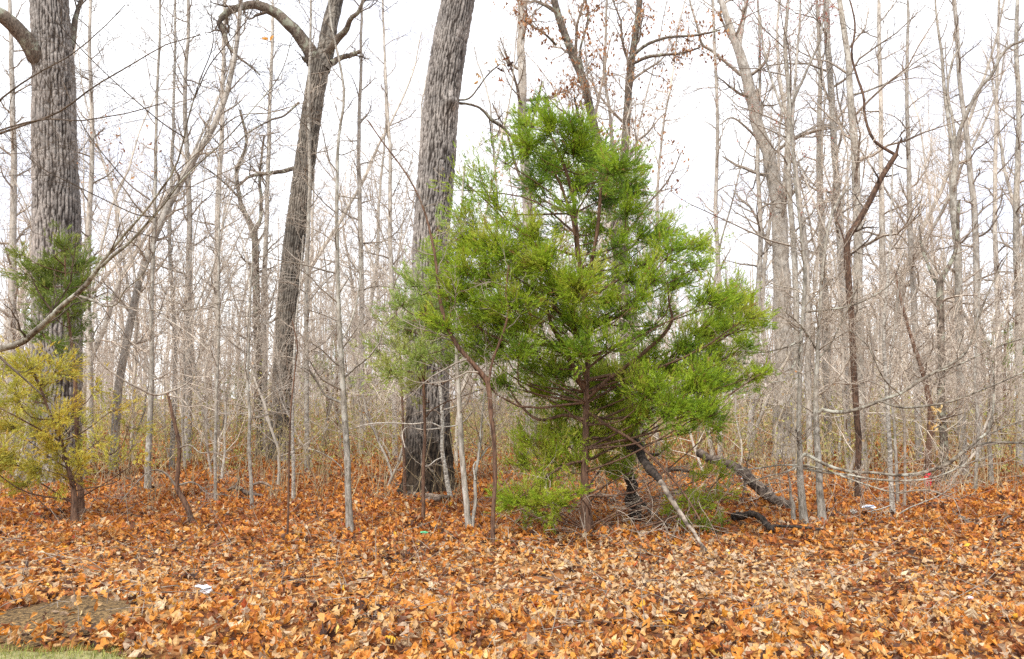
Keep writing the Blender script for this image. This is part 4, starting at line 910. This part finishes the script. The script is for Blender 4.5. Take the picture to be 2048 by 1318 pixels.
cedar('small_cedar', 'small dark olive cedar clinging in front of the big left oak trunk', [(165, 1030, 12), (160, 960, 11), (155, 860, 9), (150, 760, 7), (140, 660, 5), (132, 580, 4), (130, 490, 3)], gD(165, 1032), ob, 'cedardark', per=1.0, size=.095)
gb = [(x, y, r, d, t, R_(-.6, .5)) for (x, y, r, d, t) in [(15, 730, 40, .7, .5), (55, 740, 45, .75, .6), (110, 745, 42, .6, .6), (30, 790, 45, .7, .5), (85, 785, 45, .7, .45), (140, 730, 30, .4, .7), (20, 850, 42, .6, .5), (70, 850, 40, .45, .5), (120, 840, 42, .6, .65), (20, 920, 45, .8, .6), (70, 935, 40, .7, .5), (110, 900, 40, .6, .7), (130, 955, 40, .7, .7), (50, 970, 34, .6, .55), (160, 930, 34, .4, .6), (200, 880, 40, .22, .5), (230, 920, 40, .22, .5), (190, 780, 40, .18, .6), (260, 850, 40, .13, .6), (-40, 800, 60, .7, .5), (-40, 920, 60, .7, .5), (165, 850, 35, .3, .5), (225, 820, 36, .12, .7), (280, 920, 36, .12, .7)]]
cedar('golden_cedar', 'golden yellow green cedar filling the lower left edge in front of the big oak', [(151, 1044, 13), (150, 1000, 11), (142, 950, 8), (122, 880, 6), (95, 810, 4), (70, 750, 5), (55, 715, 3)], gD(151, 1046), gb, 'cedargold', per=.9, size=.085, droop=.1)
for (lab, bx, by0, D, bl, mt) in [
   ('dark green evergreen far in the wood left of the forked oak', 483, 900, 30, [(480, 740, 20, .9, .3), (470, 765, 20, .9, .3), (490, 775, 22, .9, .3), (478, 800, 20, .7, .3), (455, 790, 16, .5, .3)], 'cedardark'),
   ('dark green evergreen far behind the smooth grey young tree', 672, 890, 30, [(672, 655, 12, .8, .2), (670, 685, 14, .9, .2), (675, 715, 16, .6, .3), (700, 700, 14, .5, .4), (672, 745, 18, .5, .4), (655, 770, 20, .4, .4)], 'cedardark'),
   ('olive evergreen mass standing at the far right edge of the wood', 2010, 880, 26, [(2010, 660, 26, .5, .3), (2030, 700, 30, .6, .3), (2000, 730, 30, .6, .3), (2035, 760, 30, .6, .3), (1985, 690, 24, .4, .4), (1975, 760, 24, .3, .4)], 'cedardark'),
   ('thin olive evergreen behind the left branch of the low sapling', 655, 880, 25, [(650, 740, 30, .3, .5), (640, 770, 24, .2, .6), (735, 740, 26, .2, .5), (705, 770, 24, .2, .5)], 'cedarthin')]:
    cedar('far_evergreen', lab, [(bx, 870, 8), (bx, 780, 6), (bx, bl[0][1], 3)], D, [(x, y, r, d, t, R_(-.5, .5)) for (x, y, r, d, t) in bl], mt, per=.9, size=.19)

# ------------------------------------------------------------------ the wood behind: templates copied as individual trees
def template(kind, seed):
    global rng
    rng_s = rng; rng = np.random.default_rng(seed)
    if kind == 'pole': Hh, r0, K = rng.uniform(7.5, 13), rng.uniform(.028, .055), 22
    elif kind == 'tall': Hh, r0, K = rng.uniform(14, 18), rng.uniform(.075, .12), 26
    else: Hh, r0, K = rng.uniform(4.5, 8), rng.uniform(.022, .04), 16
    w = {'pole': .085, 'tall': .075, 'young': .18}[kind]
    d = np.array([rng.normal(0, .11), rng.normal(0, .11), 1.]); p = [np.array([0, 0, -.15])]
    for k in range(K - 1):
        d = norm(d + np.array([rng.normal(0, w), rng.normal(0, w), .03])); p.append(p[-1] + d * Hh / (K - 1))
    p = np.array(p)[None]; z = np.linspace(0, 1, K); r = (r0 * (1 - .8 * z ** 1.2) * (1 + .25 * np.exp(-z * 30)))[None]
    tk = Geo(); tubes(tk, p, r, 8 if kind != 'tall' else 10); tw = Geo()
    n1, L, t0 = {'pole': (40, (.5, 2.6), .14), 'tall': (36, (1.4, 4.8), .2), 'young': (30, (.6, 2.6), .10)}[kind]
    a, ar = kids(p, r, n1, t0, .98, (25, 85), labs=L, K=7, wob=.24, up=.12, rf=.42, rmin=.006, taper=.45)
    b, br = kids(a, ar, 7, .15, .97, (25, 65), lf=.6, K=4, wob=.28, up=.08, rf=.6, rmin=.0045)
    c, cr2 = kids(b, br, 4 if kind == 'tall' else 3, .2, .97, (25, 60), lf=.5, K=3, wob=.2, up=.06, rf=.6, rmin=.0040)
    tubes(tw, a, ar, 4); tubes(tw, b, br, 3); tubes(tw, c, cr2, 3)
    rng = rng_s
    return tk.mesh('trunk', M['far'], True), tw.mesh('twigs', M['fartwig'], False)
rng = np.random.default_rng(5)
kinds = ['pole'] * 6 + ['tall'] * 4 + ['young'] * 5
temps = [(k, *template(k, 100 + i)) for i, k in enumerate(kinds)]
ZONES = [(45, 'left of the big left oak'), (230, 'right behind the big left oak'), (360, 'behind the low leaning sapling'), (540, 'just left of the forked oak'), (650, 'directly behind the forked oak'),
         (760, 'behind the smooth grey sapling'), (845, 'at the left flank of the central oak'), (1010, 'at the right flank of the central oak'), (1150, 'behind the left half of the cedar'), (1300, 'behind the middle of the cedar'),
         (1450, 'behind the right half of the cedar'), (1600, 'behind the stout pale tree'), (1700, 'behind the twin smooth saplings'), (1830, 'beyond the crooked dark tree'), (1930, 'behind the low forked tree'), (9999, 'near the right edge of the photo')]
DESC = {'pole': 'slender pole tree', 'tall': 'tall thick tree', 'young': 'short understory tree'}
def zone(px):
    for z, t in ZONES:
        if px < z: return t
first = {}
pts_used = []
slots = []
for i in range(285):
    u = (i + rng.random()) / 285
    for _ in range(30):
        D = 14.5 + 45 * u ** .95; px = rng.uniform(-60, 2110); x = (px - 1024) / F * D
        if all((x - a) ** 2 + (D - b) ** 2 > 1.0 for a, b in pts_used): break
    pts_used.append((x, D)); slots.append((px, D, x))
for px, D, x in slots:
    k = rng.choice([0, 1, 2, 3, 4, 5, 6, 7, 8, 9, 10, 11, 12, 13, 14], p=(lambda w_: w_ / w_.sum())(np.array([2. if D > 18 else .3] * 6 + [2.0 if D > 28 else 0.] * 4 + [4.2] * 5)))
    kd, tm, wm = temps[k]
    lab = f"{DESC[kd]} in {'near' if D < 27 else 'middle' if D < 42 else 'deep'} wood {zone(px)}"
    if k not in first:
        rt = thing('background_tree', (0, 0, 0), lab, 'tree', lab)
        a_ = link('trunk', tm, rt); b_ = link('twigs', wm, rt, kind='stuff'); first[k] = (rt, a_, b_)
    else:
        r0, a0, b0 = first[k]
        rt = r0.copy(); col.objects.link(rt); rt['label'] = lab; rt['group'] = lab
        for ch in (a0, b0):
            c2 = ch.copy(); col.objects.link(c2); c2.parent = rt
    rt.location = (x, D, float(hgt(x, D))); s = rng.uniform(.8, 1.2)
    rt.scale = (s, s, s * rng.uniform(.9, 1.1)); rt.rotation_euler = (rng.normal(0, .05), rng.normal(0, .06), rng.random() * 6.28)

# far wood: reads as one mass
g = Geo(); n = 620
D = rng.uniform(60, 140, n); x = rng.uniform(-.72, .72, n) * D; Hh = rng.uniform(9, 17, n)
K = 7; z = np.linspace(0, 1, K)
p = np.zeros((n, K, 3)); p[..., 0] = x[:, None] + np.cumsum(rng.normal(0, .12, (n, K)), 1); p[..., 1] = D[:, None]; p[..., 2] = -.3 + Hh[:, None] * z
r = rng.uniform(.06, .17, n)[:, None] * (1 - .8 * z)[None]
tubes(g, p, r, 5)
a, ar = kids(p, r, 10, .2, .98, (25, 65), labs=(1, 3.4), K=4, wob=.2, up=.1, rf=.4, rmin=.012); tubes(g, a, ar, 3)
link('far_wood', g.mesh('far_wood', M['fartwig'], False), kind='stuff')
# brush: thin stems and small leaves under the trees
g = Geo(); n = 3800
D = 12.5 + 40 * rng.random(n) ** 1.3; x = rng.uniform(-.72, .72, n) * D; K = 5
hh = rng.uniform(.6, 3.0, n) * np.clip((D - 9) / 8, .45, 1) * np.clip(rng.random(n) + .35, .4, 1)
d = norm(np.stack([rng.normal(0, .28, n), rng.normal(0, .28, n), np.ones(n)], -1)); p = np.zeros((n, K, 3)); p[:, 0] = np.stack([x, D, hgt(x, D) - .03], -1)
for k in range(1, K):
    d = norm(d + rng.normal(0, .16, (n, 3))); p[:, k] = p[:, k - 1] + d * (hh / (K - 1))[:, None]
r = (.0022 + .00022 * D)[:, None] * np.linspace(1.2, .5, K)[None]
tubes(g, p, r, 3)
a, ar = kids(p, r, 3, .25, .98, (25, 65), lf=.55, K=3, wob=.2, up=.05, rf=.7, rmin=.003); tubes(g, a, ar, 3)
link('brush_stems', g.mesh('brush_stems', M['straw'], False), kind='stuff')
s = np.where((D > 16.5))[0]; m = 80000
k = rng.choice(s, m); t = rng.random(m) ** .7 * (K - 1); i = np.clip(t.astype(int), 0, K - 2); u = (t - i)[:, None]
pos = p[k, i] * (1 - u) + p[k, i + 1] * u + rng.normal(0, .13, (m, 3)); pos[:, 2] = np.maximum(pos[:, 2], .03)
pos = pos[(pos[:, 2] < 2.8)]; m = len(pos)
g = Geo(); dd = norm(rng.normal(0, 1, (m, 3))); L = (rng.uniform(.022, .055, m) * (1 + .03 * pos[:, 1]))[:, None]; sd = norm(np.cross(dd, rng.normal(0, 1, (m, 3)))) * L * .35
V = np.stack([pos, pos + dd * L * .5 + sd, pos + dd * L, pos + dd * L * .5 - sd], 1).reshape(-1, 3)
g.add(V, quads=np.arange(m * 4).reshape(-1, 4), attr=np.repeat(rng.random(m), 4))
link('brush_leaves', g.mesh('brush_leaves', M['brushleaf'], False), kind='stuff')
# dry twigs and stalks lying and standing in the leaves
g = Geo(); n = 1500; D = rng.uniform(5.3, 17, n); x = rng.uniform(-.68, .68, n) * D; az = rng.random(n) * 6.28
up_ = rng.random(n) < .28; el = np.where(up_, rng.uniform(.6, 1.5, n), rng.normal(.05, .1, n)); L = np.where(up_, rng.uniform(.1, .45, n), rng.uniform(.15, .7, n))
ok = (D > edgeY(x) + .2); D, x, az, el, L = D[ok], x[ok], az[ok], el[ok], L[ok]; n = len(D)
d = np.stack([np.cos(az) * np.cos(el), np.sin(az) * np.cos(el), np.sin(el)], -1); p = np.zeros((n, 4, 3)); p[:, 0] = np.stack([x, D, hgt(x, D) + .05], -1)
for k in range(1, 4):
    d = norm(d + rng.normal(0, .15, (n, 3))); p[:, k] = p[:, k - 1] + d * (L / 3)[:, None]
tubes(g, p, rng.uniform(.0015, .004, n)[:, None] * np.linspace(1, .5, 4)[None], 4)
link('fallen_twigs', g.mesh('fallen_twigs', M['twig'], False), kind='stuff')

# ------------------------------------------------------------------ fallen and dead wood
def dead(name, label, tr, d0, d1, mat, limbs=(), sides=12, cat='log', amp=.8, tw=0, W=1.):
    pts, rad = trace(tr, d0, d1, False, W); up = .05 if cat in ('branch', 'bark') else 0.; pts[:, 2] += up; base = pts[-1].copy() if pts[-1][2] < pts[0][2] else pts[0].copy()
    zz = float(hgt(base[0], base[1])); base[2] = zz
    root = thing(name, base, label, cat)
    K = 40; q, r = wobbled(pts, rad, K, amp); r = r * (1 + .05 * np.sin(np.arange(K) * .9 + 1) + rng.normal(0, .02, K))
    r[0] *= .6; r[-1] *= .55
    g = Geo(); tubes(g, q[None], r[None], sides, None)
    v = g.v[0]; v += rng.normal(0, 1, v.shape) * (r.mean() * .07)
    for e_ in (0, K - 1): g.add(np.vstack([v[e_ * sides:(e_ + 1) * sides], q[e_:e_ + 1]]), tris=[[k, (k + 1) % sides, sides] for k in range(sides)])
    link('stem', g.mesh('stem', M[mat], True, base), root)
    for lt in limbs:
        lp_, lr_ = trace(lt[0], lt[1], lt[2]); lp_[:, 2] += up; lq, lr2 = wobbled(lp_, lr_, 16, .6); g = Geo(); tubes(g, lq[None], lr2[None], 9); link('branch', g.mesh('branch', M[lt[3] if len(lt) > 3 else mat], True, base), root)
    if tw:
        g = Geo(); a, ar = kids(q[None], r[None], tw, .1, .95, (40, 90), labs=(.25, .8), K=5, wob=.25, up=-.02, rf=.2, rmin=.0025); b, br = kids(a, ar, 4, .2, .95, lf=.5, K=3, rmin=.0018)
        tubes(g, a, ar, 4); tubes(g, b, br, 3); link('twigs', g.mesh('twigs', M['twig'], False, base), root, kind='stuff')
    return root
db = gD(1270, 1043)
dead('burnt_trunk', 'black charred upright dead trunk standing just right of the cedar stem', [(1272, 1048, 28), (1268, 1010, 25), (1264, 960, 22), (1262, 910, 22), (1266, 860, 24), (1262, 820, 20), (1250, 770, 14)], db, db + .1, 'burnt', cat='dead tree',
     limbs=[([(1266, 985, 12), (1290, 1010, 8), (1305, 1030, 5)], db, db - .2)])
dead('leaning_dead_trunk', 'dark dead trunk leaning diagonally down right through the cedar branches', [(1165, 675, 14), (1195, 715, 15), (1225, 770, 15), (1255, 835, 16), (1280, 885, 18), (1300, 925, 17), (1322, 965, 14)], db + .9, gD(1424, 1112) + .55, 'burnt', cat='dead tree',
     limbs=[([(1320, 962, 12), (1345, 1005, 10), (1375, 1050, 8), (1400, 1085, 6), (1424, 1112, 5)], gD(1424, 1112) + .56, gD(1424, 1112), 'palewood'), ([(1300, 910, 6), (1320, 908, 5)], db + .2, db + .2), ([(1286, 885, 5), (1285, 905, 3)], db + .2, db)])
dead('fallen_log', 'brown weathered log slanting down to the left foot of the sapling pair', [(1392, 905, 18), (1425, 925, 16), (1465, 940, 17), (1495, 958, 20), (1530, 985, 22), (1560, 1008, 20), (1588, 1024, 12)], gD(1500, 1010) + .9, gD(1590, 1026), 'deadwood', tw=16)
dead('fallen_branch', 'crooked black and white branch lying on the leaves left of the sapling pair', [(1466, 1048, 16), (1482, 1040, 14), (1500, 1032, 12), (1515, 1040, 12), (1532, 1052, 12), (1547, 1070, 13)], gD(1466, 1050), gD(1547, 1073), 'burnt',
     limbs=[([(1545, 1060, 6), (1575, 1062, 6), (1610, 1064, 6), (1655, 1068, 3)], gD(1547, 1066), gD(1655, 1070))], cat='branch')
dead('fallen_branch', 'thin dark branch lying behind the cedar low right side', [(1335, 948, 6), (1370, 952, 6), (1400, 955, 5), (1422, 962, 3)], 12.3, 12.3, 'darkbark', cat='branch')
dead('fallen_branch', 'dark branch lying on the ground between charred trunk and leaning dead trunk', [(1290, 1004, 6), (1320, 1000, 7), (1350, 994, 6), (1392, 985, 4)], gD(1290, 1006), gD(1392, 988), 'burnt', cat='branch')
dead('fallen_branch', 'pale grey broken branch lying in leaves near the kinked grey sapling', [(455, 990, 4), (470, 980, 7), (490, 985, 8), (510, 993, 7), (530, 1002, 5)], gD(455, 992), gD(530, 1004), 'deadwood', limbs=[([(470, 980, 6), (478, 968, 5), (480, 960, 3)], gD(470, 984), gD(470, 984)), ([(505, 975, 5), (520, 970, 6), (535, 975, 5), (545, 982, 3)], gD(505, 985), gD(545, 988))], cat='branch')
dead('bark_slab', 'flat pale bark slab lying at the foot of the central oak', [(815, 992, 8), (840, 997, 10), (870, 999, 10), (900, 1000, 6)], gD(815, 1000), gD(895, 1006), 'deadwood', cat='bark', amp=.2)
dead('bark_slab', 'shorter pale strip of bark just in front of the oak foot', [(843, 1004, 9), (860, 1006, 11), (880, 1005, 8)], gD(843, 1009), gD(880, 1010), 'deadwood', cat='bark', amp=.2)
dead('fallen_branch', 'long pale stick lying under the cedar right of its stem', [(1290, 1056, 6), (1320, 1056, 6), (1350, 1058, 5), (1380, 1058, 3)], gD(1290, 1060), gD(1380, 1062), 'deadwood', cat='branch')
dead('fallen_branch', 'grey curved stick on the leaves at the right edge', [(2002, 1082, 4), (2004, 1060, 4), (2012, 1045, 4), (2025, 1040, 3)], gD(2002, 1084), gD(2025, 1046), 'deadwood', cat='branch')
dead('fallen_branch', 'dark rotten bark lying in the leaves at the right', [(1905, 1030, 4), (1925, 1045, 8), (1945, 1055, 9), (1965, 1062, 6)], gD(1905, 1034), gD(1965, 1066), 'deadwood', cat='branch')

# dead thicket of fine twigs under the cedar
g = Geo(); n = 300
px_ = rng.uniform(1010, 1420, n); base_p = []
for k in range(n):
    D_ = rng.uniform(8.9, 11.5); X = (px_[k] - 1024) / F * D_; base_p.append([X, D_, float(hgt(X, D_)) + rng.uniform(.02, .75)])
base_p = np.array(base_p); d = norm(rng.normal(0, 1, (n, 3)) * np.array([1, 1, .6])); p = np.zeros((n, 6, 3)); p[:, 0] = base_p
for k in range(1, 6):
    d = norm(d + rng.normal(0, .22, (n, 3)) + np.array([0, 0, -.05])); p[:, k] = p[:, k - 1] + d * rng.uniform(.06, .16, (n, 1))
p[..., 2] = np.maximum(p[..., 2], hgt(p[..., 0], p[..., 1]) + .03)
r = np.broadcast_to(np.linspace(.004, .0015, 6), (n, 6)).copy(); tubes(g, p, r, 4)
a, ar = kids(p, r, 4, .2, .97, (25, 60), lf=.4, K=3, rmin=.0014, up=0); tubes(g, a, ar, 3)
link('dead_thicket', g.mesh('dead_thicket', M['twig'], False), kind='stuff')

# ------------------------------------------------------------------ single large hanging leaves
def hang(root, base, plist, D, sz):
    for (px, py, s_) in plist:
        o = link('leaf', leafmeshes[int(rng.integers(0, 14))], root); p = P(px, py, D + rng.normal(0, .08)) - base
        o.location = p; k = sz * s_; o.scale = (k, k * .6, k); o.rotation_euler = (rng.uniform(.8, 2.2), rng.normal(0, .5), rng.uniform(-1.2, 1.2))
oakC = [o for o in col.objects if o.name.startswith('oak_tree')]
hang(oakC[1], np.array(oakC[1].location), [(970, 128, 1), (978, 142, 1), (992, 122, 1), (1000, 140, 1.1), (1012, 118, 1), (1020, 128, 1), (1018, 140, .8), (958, 150, .9), (952, 165, .8), (1002, 162, .9), (985, 155, .9), (1008, 130, .8)], D3_ - .4, .14)
M['twoleaf'] = leafmat('orange_leaf', [(0, (.7, .3, .03)), (1, (.75, .35, .05))])
g = Geo(); scatter_leaves(g, 2, np.array([P(530, 77, 5.4), P(543, 75, 5.4)]) - off, np.array([.05, .05]), np.array([[-1, 0, .05], [.5, 0, .9]]), np.array([1.5, 1.4]), np.array([.3, .8]), .3)
for k in (0, 1):
    pass
link('orange_leaves', g.mesh('orange_leaves', M['twoleaf'], False), root)
g = Geo(); n = 60; cx = rng.uniform(150, 320, n); cy = rng.uniform(230, 380, n)
scatter_leaves(g, 2, np.array([P(a, b, D1_ - 1.5 + rng.normal(0, .8)) for a, b in zip(cx, cy)]), rng.uniform(.05, .1, n), rng.normal(0, 1, (n, 3)), rng.random(n) * 6.28, rng.random(n))
link('dead_leaves', g.mesh('dead_leaves', M['deadleaf'], False, np.array(oakC[0].location)), oakC[0], kind='stuff')
# pale yellow leafy shoot at the right
g = Geo(); bs = P(1868, 900, 14.0); bs[2] = float(hgt(bs[0], bs[1])); rt = thing('leafy_shoot', bs, 'young shoot still holding pale yellow leaves in the brush at the right', 'plant')
q = np.array([bs + [0, 0, -.05], bs + [.02, 0, .4], P(1868, 850, 14), P(1870, 810, 14)]); qq, rr_ = resample(q, 12, np.array([.008, .007, .006, .003])); tubes(g, qq[None], rr_[None], 5); link('stem', g.mesh('stem', M['brownbark'], True, bs), rt)
for k in range(22):
    pass
M['yleaf'] = leafmat('pale_yellow_leaf', [(0, (.75, .5, .18)), (1, (.8, .65, .35))]); g = Geo(); n = 26
scatter_leaves(g, 2, np.array([P(1870 + rng.normal(0, 7), 812 + 50 * rng.random(), 14) for _ in range(n)]), rng.uniform(.06, .11, n), norm(np.stack([rng.normal(0, .5, n), rng.normal(0, .3, n), -np.ones(n)], -1)), rng.random(n) * 6.28, rng.random(n))
link('leaves', g.mesh('leaves', M['yleaf'], False, bs), rt)

# ------------------------------------------------------------------ litter dropped on the leaves
def pm(name, c, rough=.4): 
    m, n, b, o_ = mat_new(name); x = noise(n, 30, 3); r = ramp(n, [(.3, tuple(v * .85 for v in c)), (.7, c)]); n.links.new(x.outputs['Fac'], r.inputs[0]); n.links.new(r.outputs[0], b.inputs['Base Color']); b.inputs['Roughness'].default_value = rough; return m
M['white'] = pm('white_plastic', (.8, .82, .88)); M['blue'] = pm('pale_blue_print', (.35, .5, .75)); M['red'] = pm('red_plastic', (.75, .03, .06)); M['green'] = pm('green_wrapper', (.12, .5, .25)); M['black'] = pm('black_plastic', (.03, .03, .03)); M['pink'] = pm('pale_pink_paper', (.8, .6, .72))
def crumple(name, label, cat, px, py, size, mat, asp=(1, .7, .5), seed=0, extra=None):
    c = G(px, py); c[2] += size * .35 + (.15 if mat == "red" else .075); rg = np.random.default_rng(seed)
    nu, nv = 18, 10; U, V_ = np.meshgrid(np.arange(nu) * 2 * pi / nu, np.linspace(0.02, pi - .02, nv))
    R = 1 + .16 * np.sin(3 * U + 5 * V_) + .12 * np.sin(5 * U - 3 * V_ + 1) + rg.normal(0, .06, U.shape)
    v = np.stack([R * np.sin(V_) * np.cos(U) * asp[0], R * np.sin(V_) * np.sin(U) * asp[1], R * np.cos(V_) * asp[2]], -1) * size
    i = np.arange(nu * nv).reshape(nv, nu); a = i[:-1]; b = i[1:]
    g = Geo(); g.add(v, quads=np.stack([a, b, np.roll(b, -1, 1), np.roll(a, -1, 1)], -1).reshape(-1, 4)); root = thing(name, c, label, cat)
    link('body', g.mesh('body', M[mat], False), root)
    if extra:
        g = Geo(); tubes(g, (np.array([[-1.4, -.4, -.1], [0, -.75, .25], [1.1, -.2, .35]]) * size)[None], np.full((1, 3), size * .09), 5); link('rim', g.mesh('rim', M[extra], True), root)
crumple('crushed_cup', 'crushed white cup lying on the leaves near the bare soil patch', 'litter', 411, 1205, .042, 'white', (1, .7, .75), 1, 'black')
crumple('white_wrapper', 'small white scrap of wrapper just left of the crushed cup', 'litter', 397, 1197, .022, 'white', (1.4, .7, .5), 2)
crumple('crushed_can', 'small pale blue and white can beside the fallen log', 'litter', 1490, 968, .055, 'blue', (1, .6, .6), 3, 'white')
crumple('plastic_bottle', 'flattened white plastic bottle lying right of the sapling pair', 'litter', 1737, 1030, .06, 'white', (1.5, .5, .4), 4, 'blue')
crumple('red_bag', 'bright red plastic scrap in the leaves behind the low right branches', 'litter', 1857, 978, .075, 'red', (.8, .6, 1.9), 5)
crumple('green_wrapper', 'small green wrapper lying in front of the central oak', 'litter', 848, 1080, .03, 'green', (1.4, .7, .4), 6)
crumple('pink_scrap', 'small pale pink scrap in the foreground leaves at the right', 'litter', 1942, 1218, .018, 'pink', (1.2, .7, .6), 7)
crumple('pale_stone', 'small rounded tan stone left of the flattened bottle', 'stone', 1707, 1037, .04, 'pale', (1.1, .8, .7), 8)

# ------------------------------------------------------------------ far house and parked car seen through the wood
def box(g, c, s):
    c = np.array(c); s = np.array(s) / 2
    v = np.array([[x, y, z] for x in (-1, 1) for y in (-1, 1) for z in (-1, 1)]) * s + c
    g.add(v, quads=[[0, 1, 3, 2], [4, 6, 7, 5], [0, 4, 5, 1], [2, 3, 7, 6], [0, 2, 6, 4], [1, 5, 7, 3]])
M['siding'] = plain('cream_siding', (.62, .6, .52), (.72, .7, .63), 3, bump=0); M['roof'] = plain('grey_shingle', (.13, .13, .14), (.2, .2, .2), 4); M['glass'] = pm('dark_glass', (.04, .05, .06), .1)
M['carw'] = pm('white_car_paint', (.8, .8, .8), .3)
hp = P(715, 795, 120); hb = np.array([hp[0], 120, 0]); rt = thing('house', hb, 'low cream house with grey roof far behind the wood', 'house')
g = Geo(); box(g, (0, 0, 1.7), (12, 7, 3.4)); link('wall', g.mesh('wall', M['siding']), rt)
g = Geo(); g.add(np.array([[-6.5, -4, 3.4], [6.5, -4, 3.4], [6.5, 4, 3.4], [-6.5, 4, 3.4], [-6.5, 0, 5], [6.5, 0, 5]]), quads=[[0, 1, 5, 4], [2, 3, 4, 5], [0, 3, 2, 1]], tris=[[0, 4, 3], [1, 2, 5]]); link('roof', g.mesh('roof', M['roof']), rt)
for dx in (-4, -1.4, 3.8):
    g = Geo(); box(g, (dx, -3.52, 1.9), (1.3, .1, 1.2)); link('window', g.mesh('window', M['glass']), rt)
g = Geo(); box(g, (1.4, -3.53, 1.1), (1, .1, 2.1)); link('door', g.mesh('door', M['roof']), rt)
cb_ = np.array([P(2022, 800, 105)[0], 105, 0.03]); rt = thing('parked_car', cb_, 'small white car parked on the field beyond the right edge of the wood', 'car')
prof = [(-2.1, .35), (-2.1, .8), (-1.9, .95), (-1.2, 1.0), (-.7, 1.45), (.8, 1.48), (1.4, 1.02), (2.0, .9), (2.15, .7), (2.15, .35)]
g = Geo(); n_ = len(prof); v = np.array([[x_, y_, z_] for y_ in (-.85, .85) for x_, z_ in prof]); g.add(v, quads=[[k, (k + 1) % n_, n_ + (k + 1) % n_, n_ + k] for k in range(n_)], tris=[[0, k + 1, k] for k in range(1, n_ - 1)] + [[n_, n_ + k, n_ + k + 1] for k in range(1, n_ - 1)]); link('body', g.mesh('body', M['carw']), rt)
for s_ in (-.87, .87):
    g = Geo(); w_ = np.array([[-1.05, s_, 1.02], [-.62, s_, 1.38], [.72, s_, 1.4], [1.2, s_, 1.03]]); g.add(w_, quads=[[0, 1, 2, 3]]); link('window', g.mesh('window', M['glass']), rt)
    for x_ in (-1.35, 1.35):
        g = Geo(); a_ = np.arange(16) * 2 * pi / 16; v = np.concatenate([np.stack([x_ + .33 * np.cos(a_), np.full(16, s_ * .98 + dy_), .33 + .33 * np.sin(a_)], -1) for dy_ in (-.1, .1)] + [np.array([[x_, s_ * .98 - .1, .33], [x_, s_ * .98 + .1, .33]])])
        g.add(v, quads=[[k, (k + 1) % 16, 16 + (k + 1) % 16, 16 + k] for k in range(16)], tris=[[k, (k + 1) % 16, 32] for k in range(16)] + [[16 + k, 16 + (k + 1) % 16, 33] for k in range(16)]); link('wheel', g.mesh('wheel', M['black']), rt)

# ------------------------------------------------------------------ air
if HAZE:
    g = Geo(); box(g, (0, 100, 14), (500, 290, 32)); m = bpy.data.materials.new('haze'); m.use_nodes = True; n = m.node_tree; n.nodes.clear()
    o_ = n.nodes.new('ShaderNodeOutputMaterial'); v = n.nodes.new('ShaderNodeVolumePrincipled'); v.inputs['Density'].default_value = .006; v.inputs['Color'].default_value = (.95, .96, 1, 1); n.links.new(v.outputs[0], o_.inputs['Volume'])
    link('haze', g.mesh('haze', m), kind='stuff')
tris = sum(sum(len(p_.vertices) - 2 for p_ in me.polygons) if len(me.polygons) < 2000 else len(me.loops) - 2 * len(me.polygons) for me in bpy.data.meshes)
print('TRIS', tris, 'objects', len(col.objects))
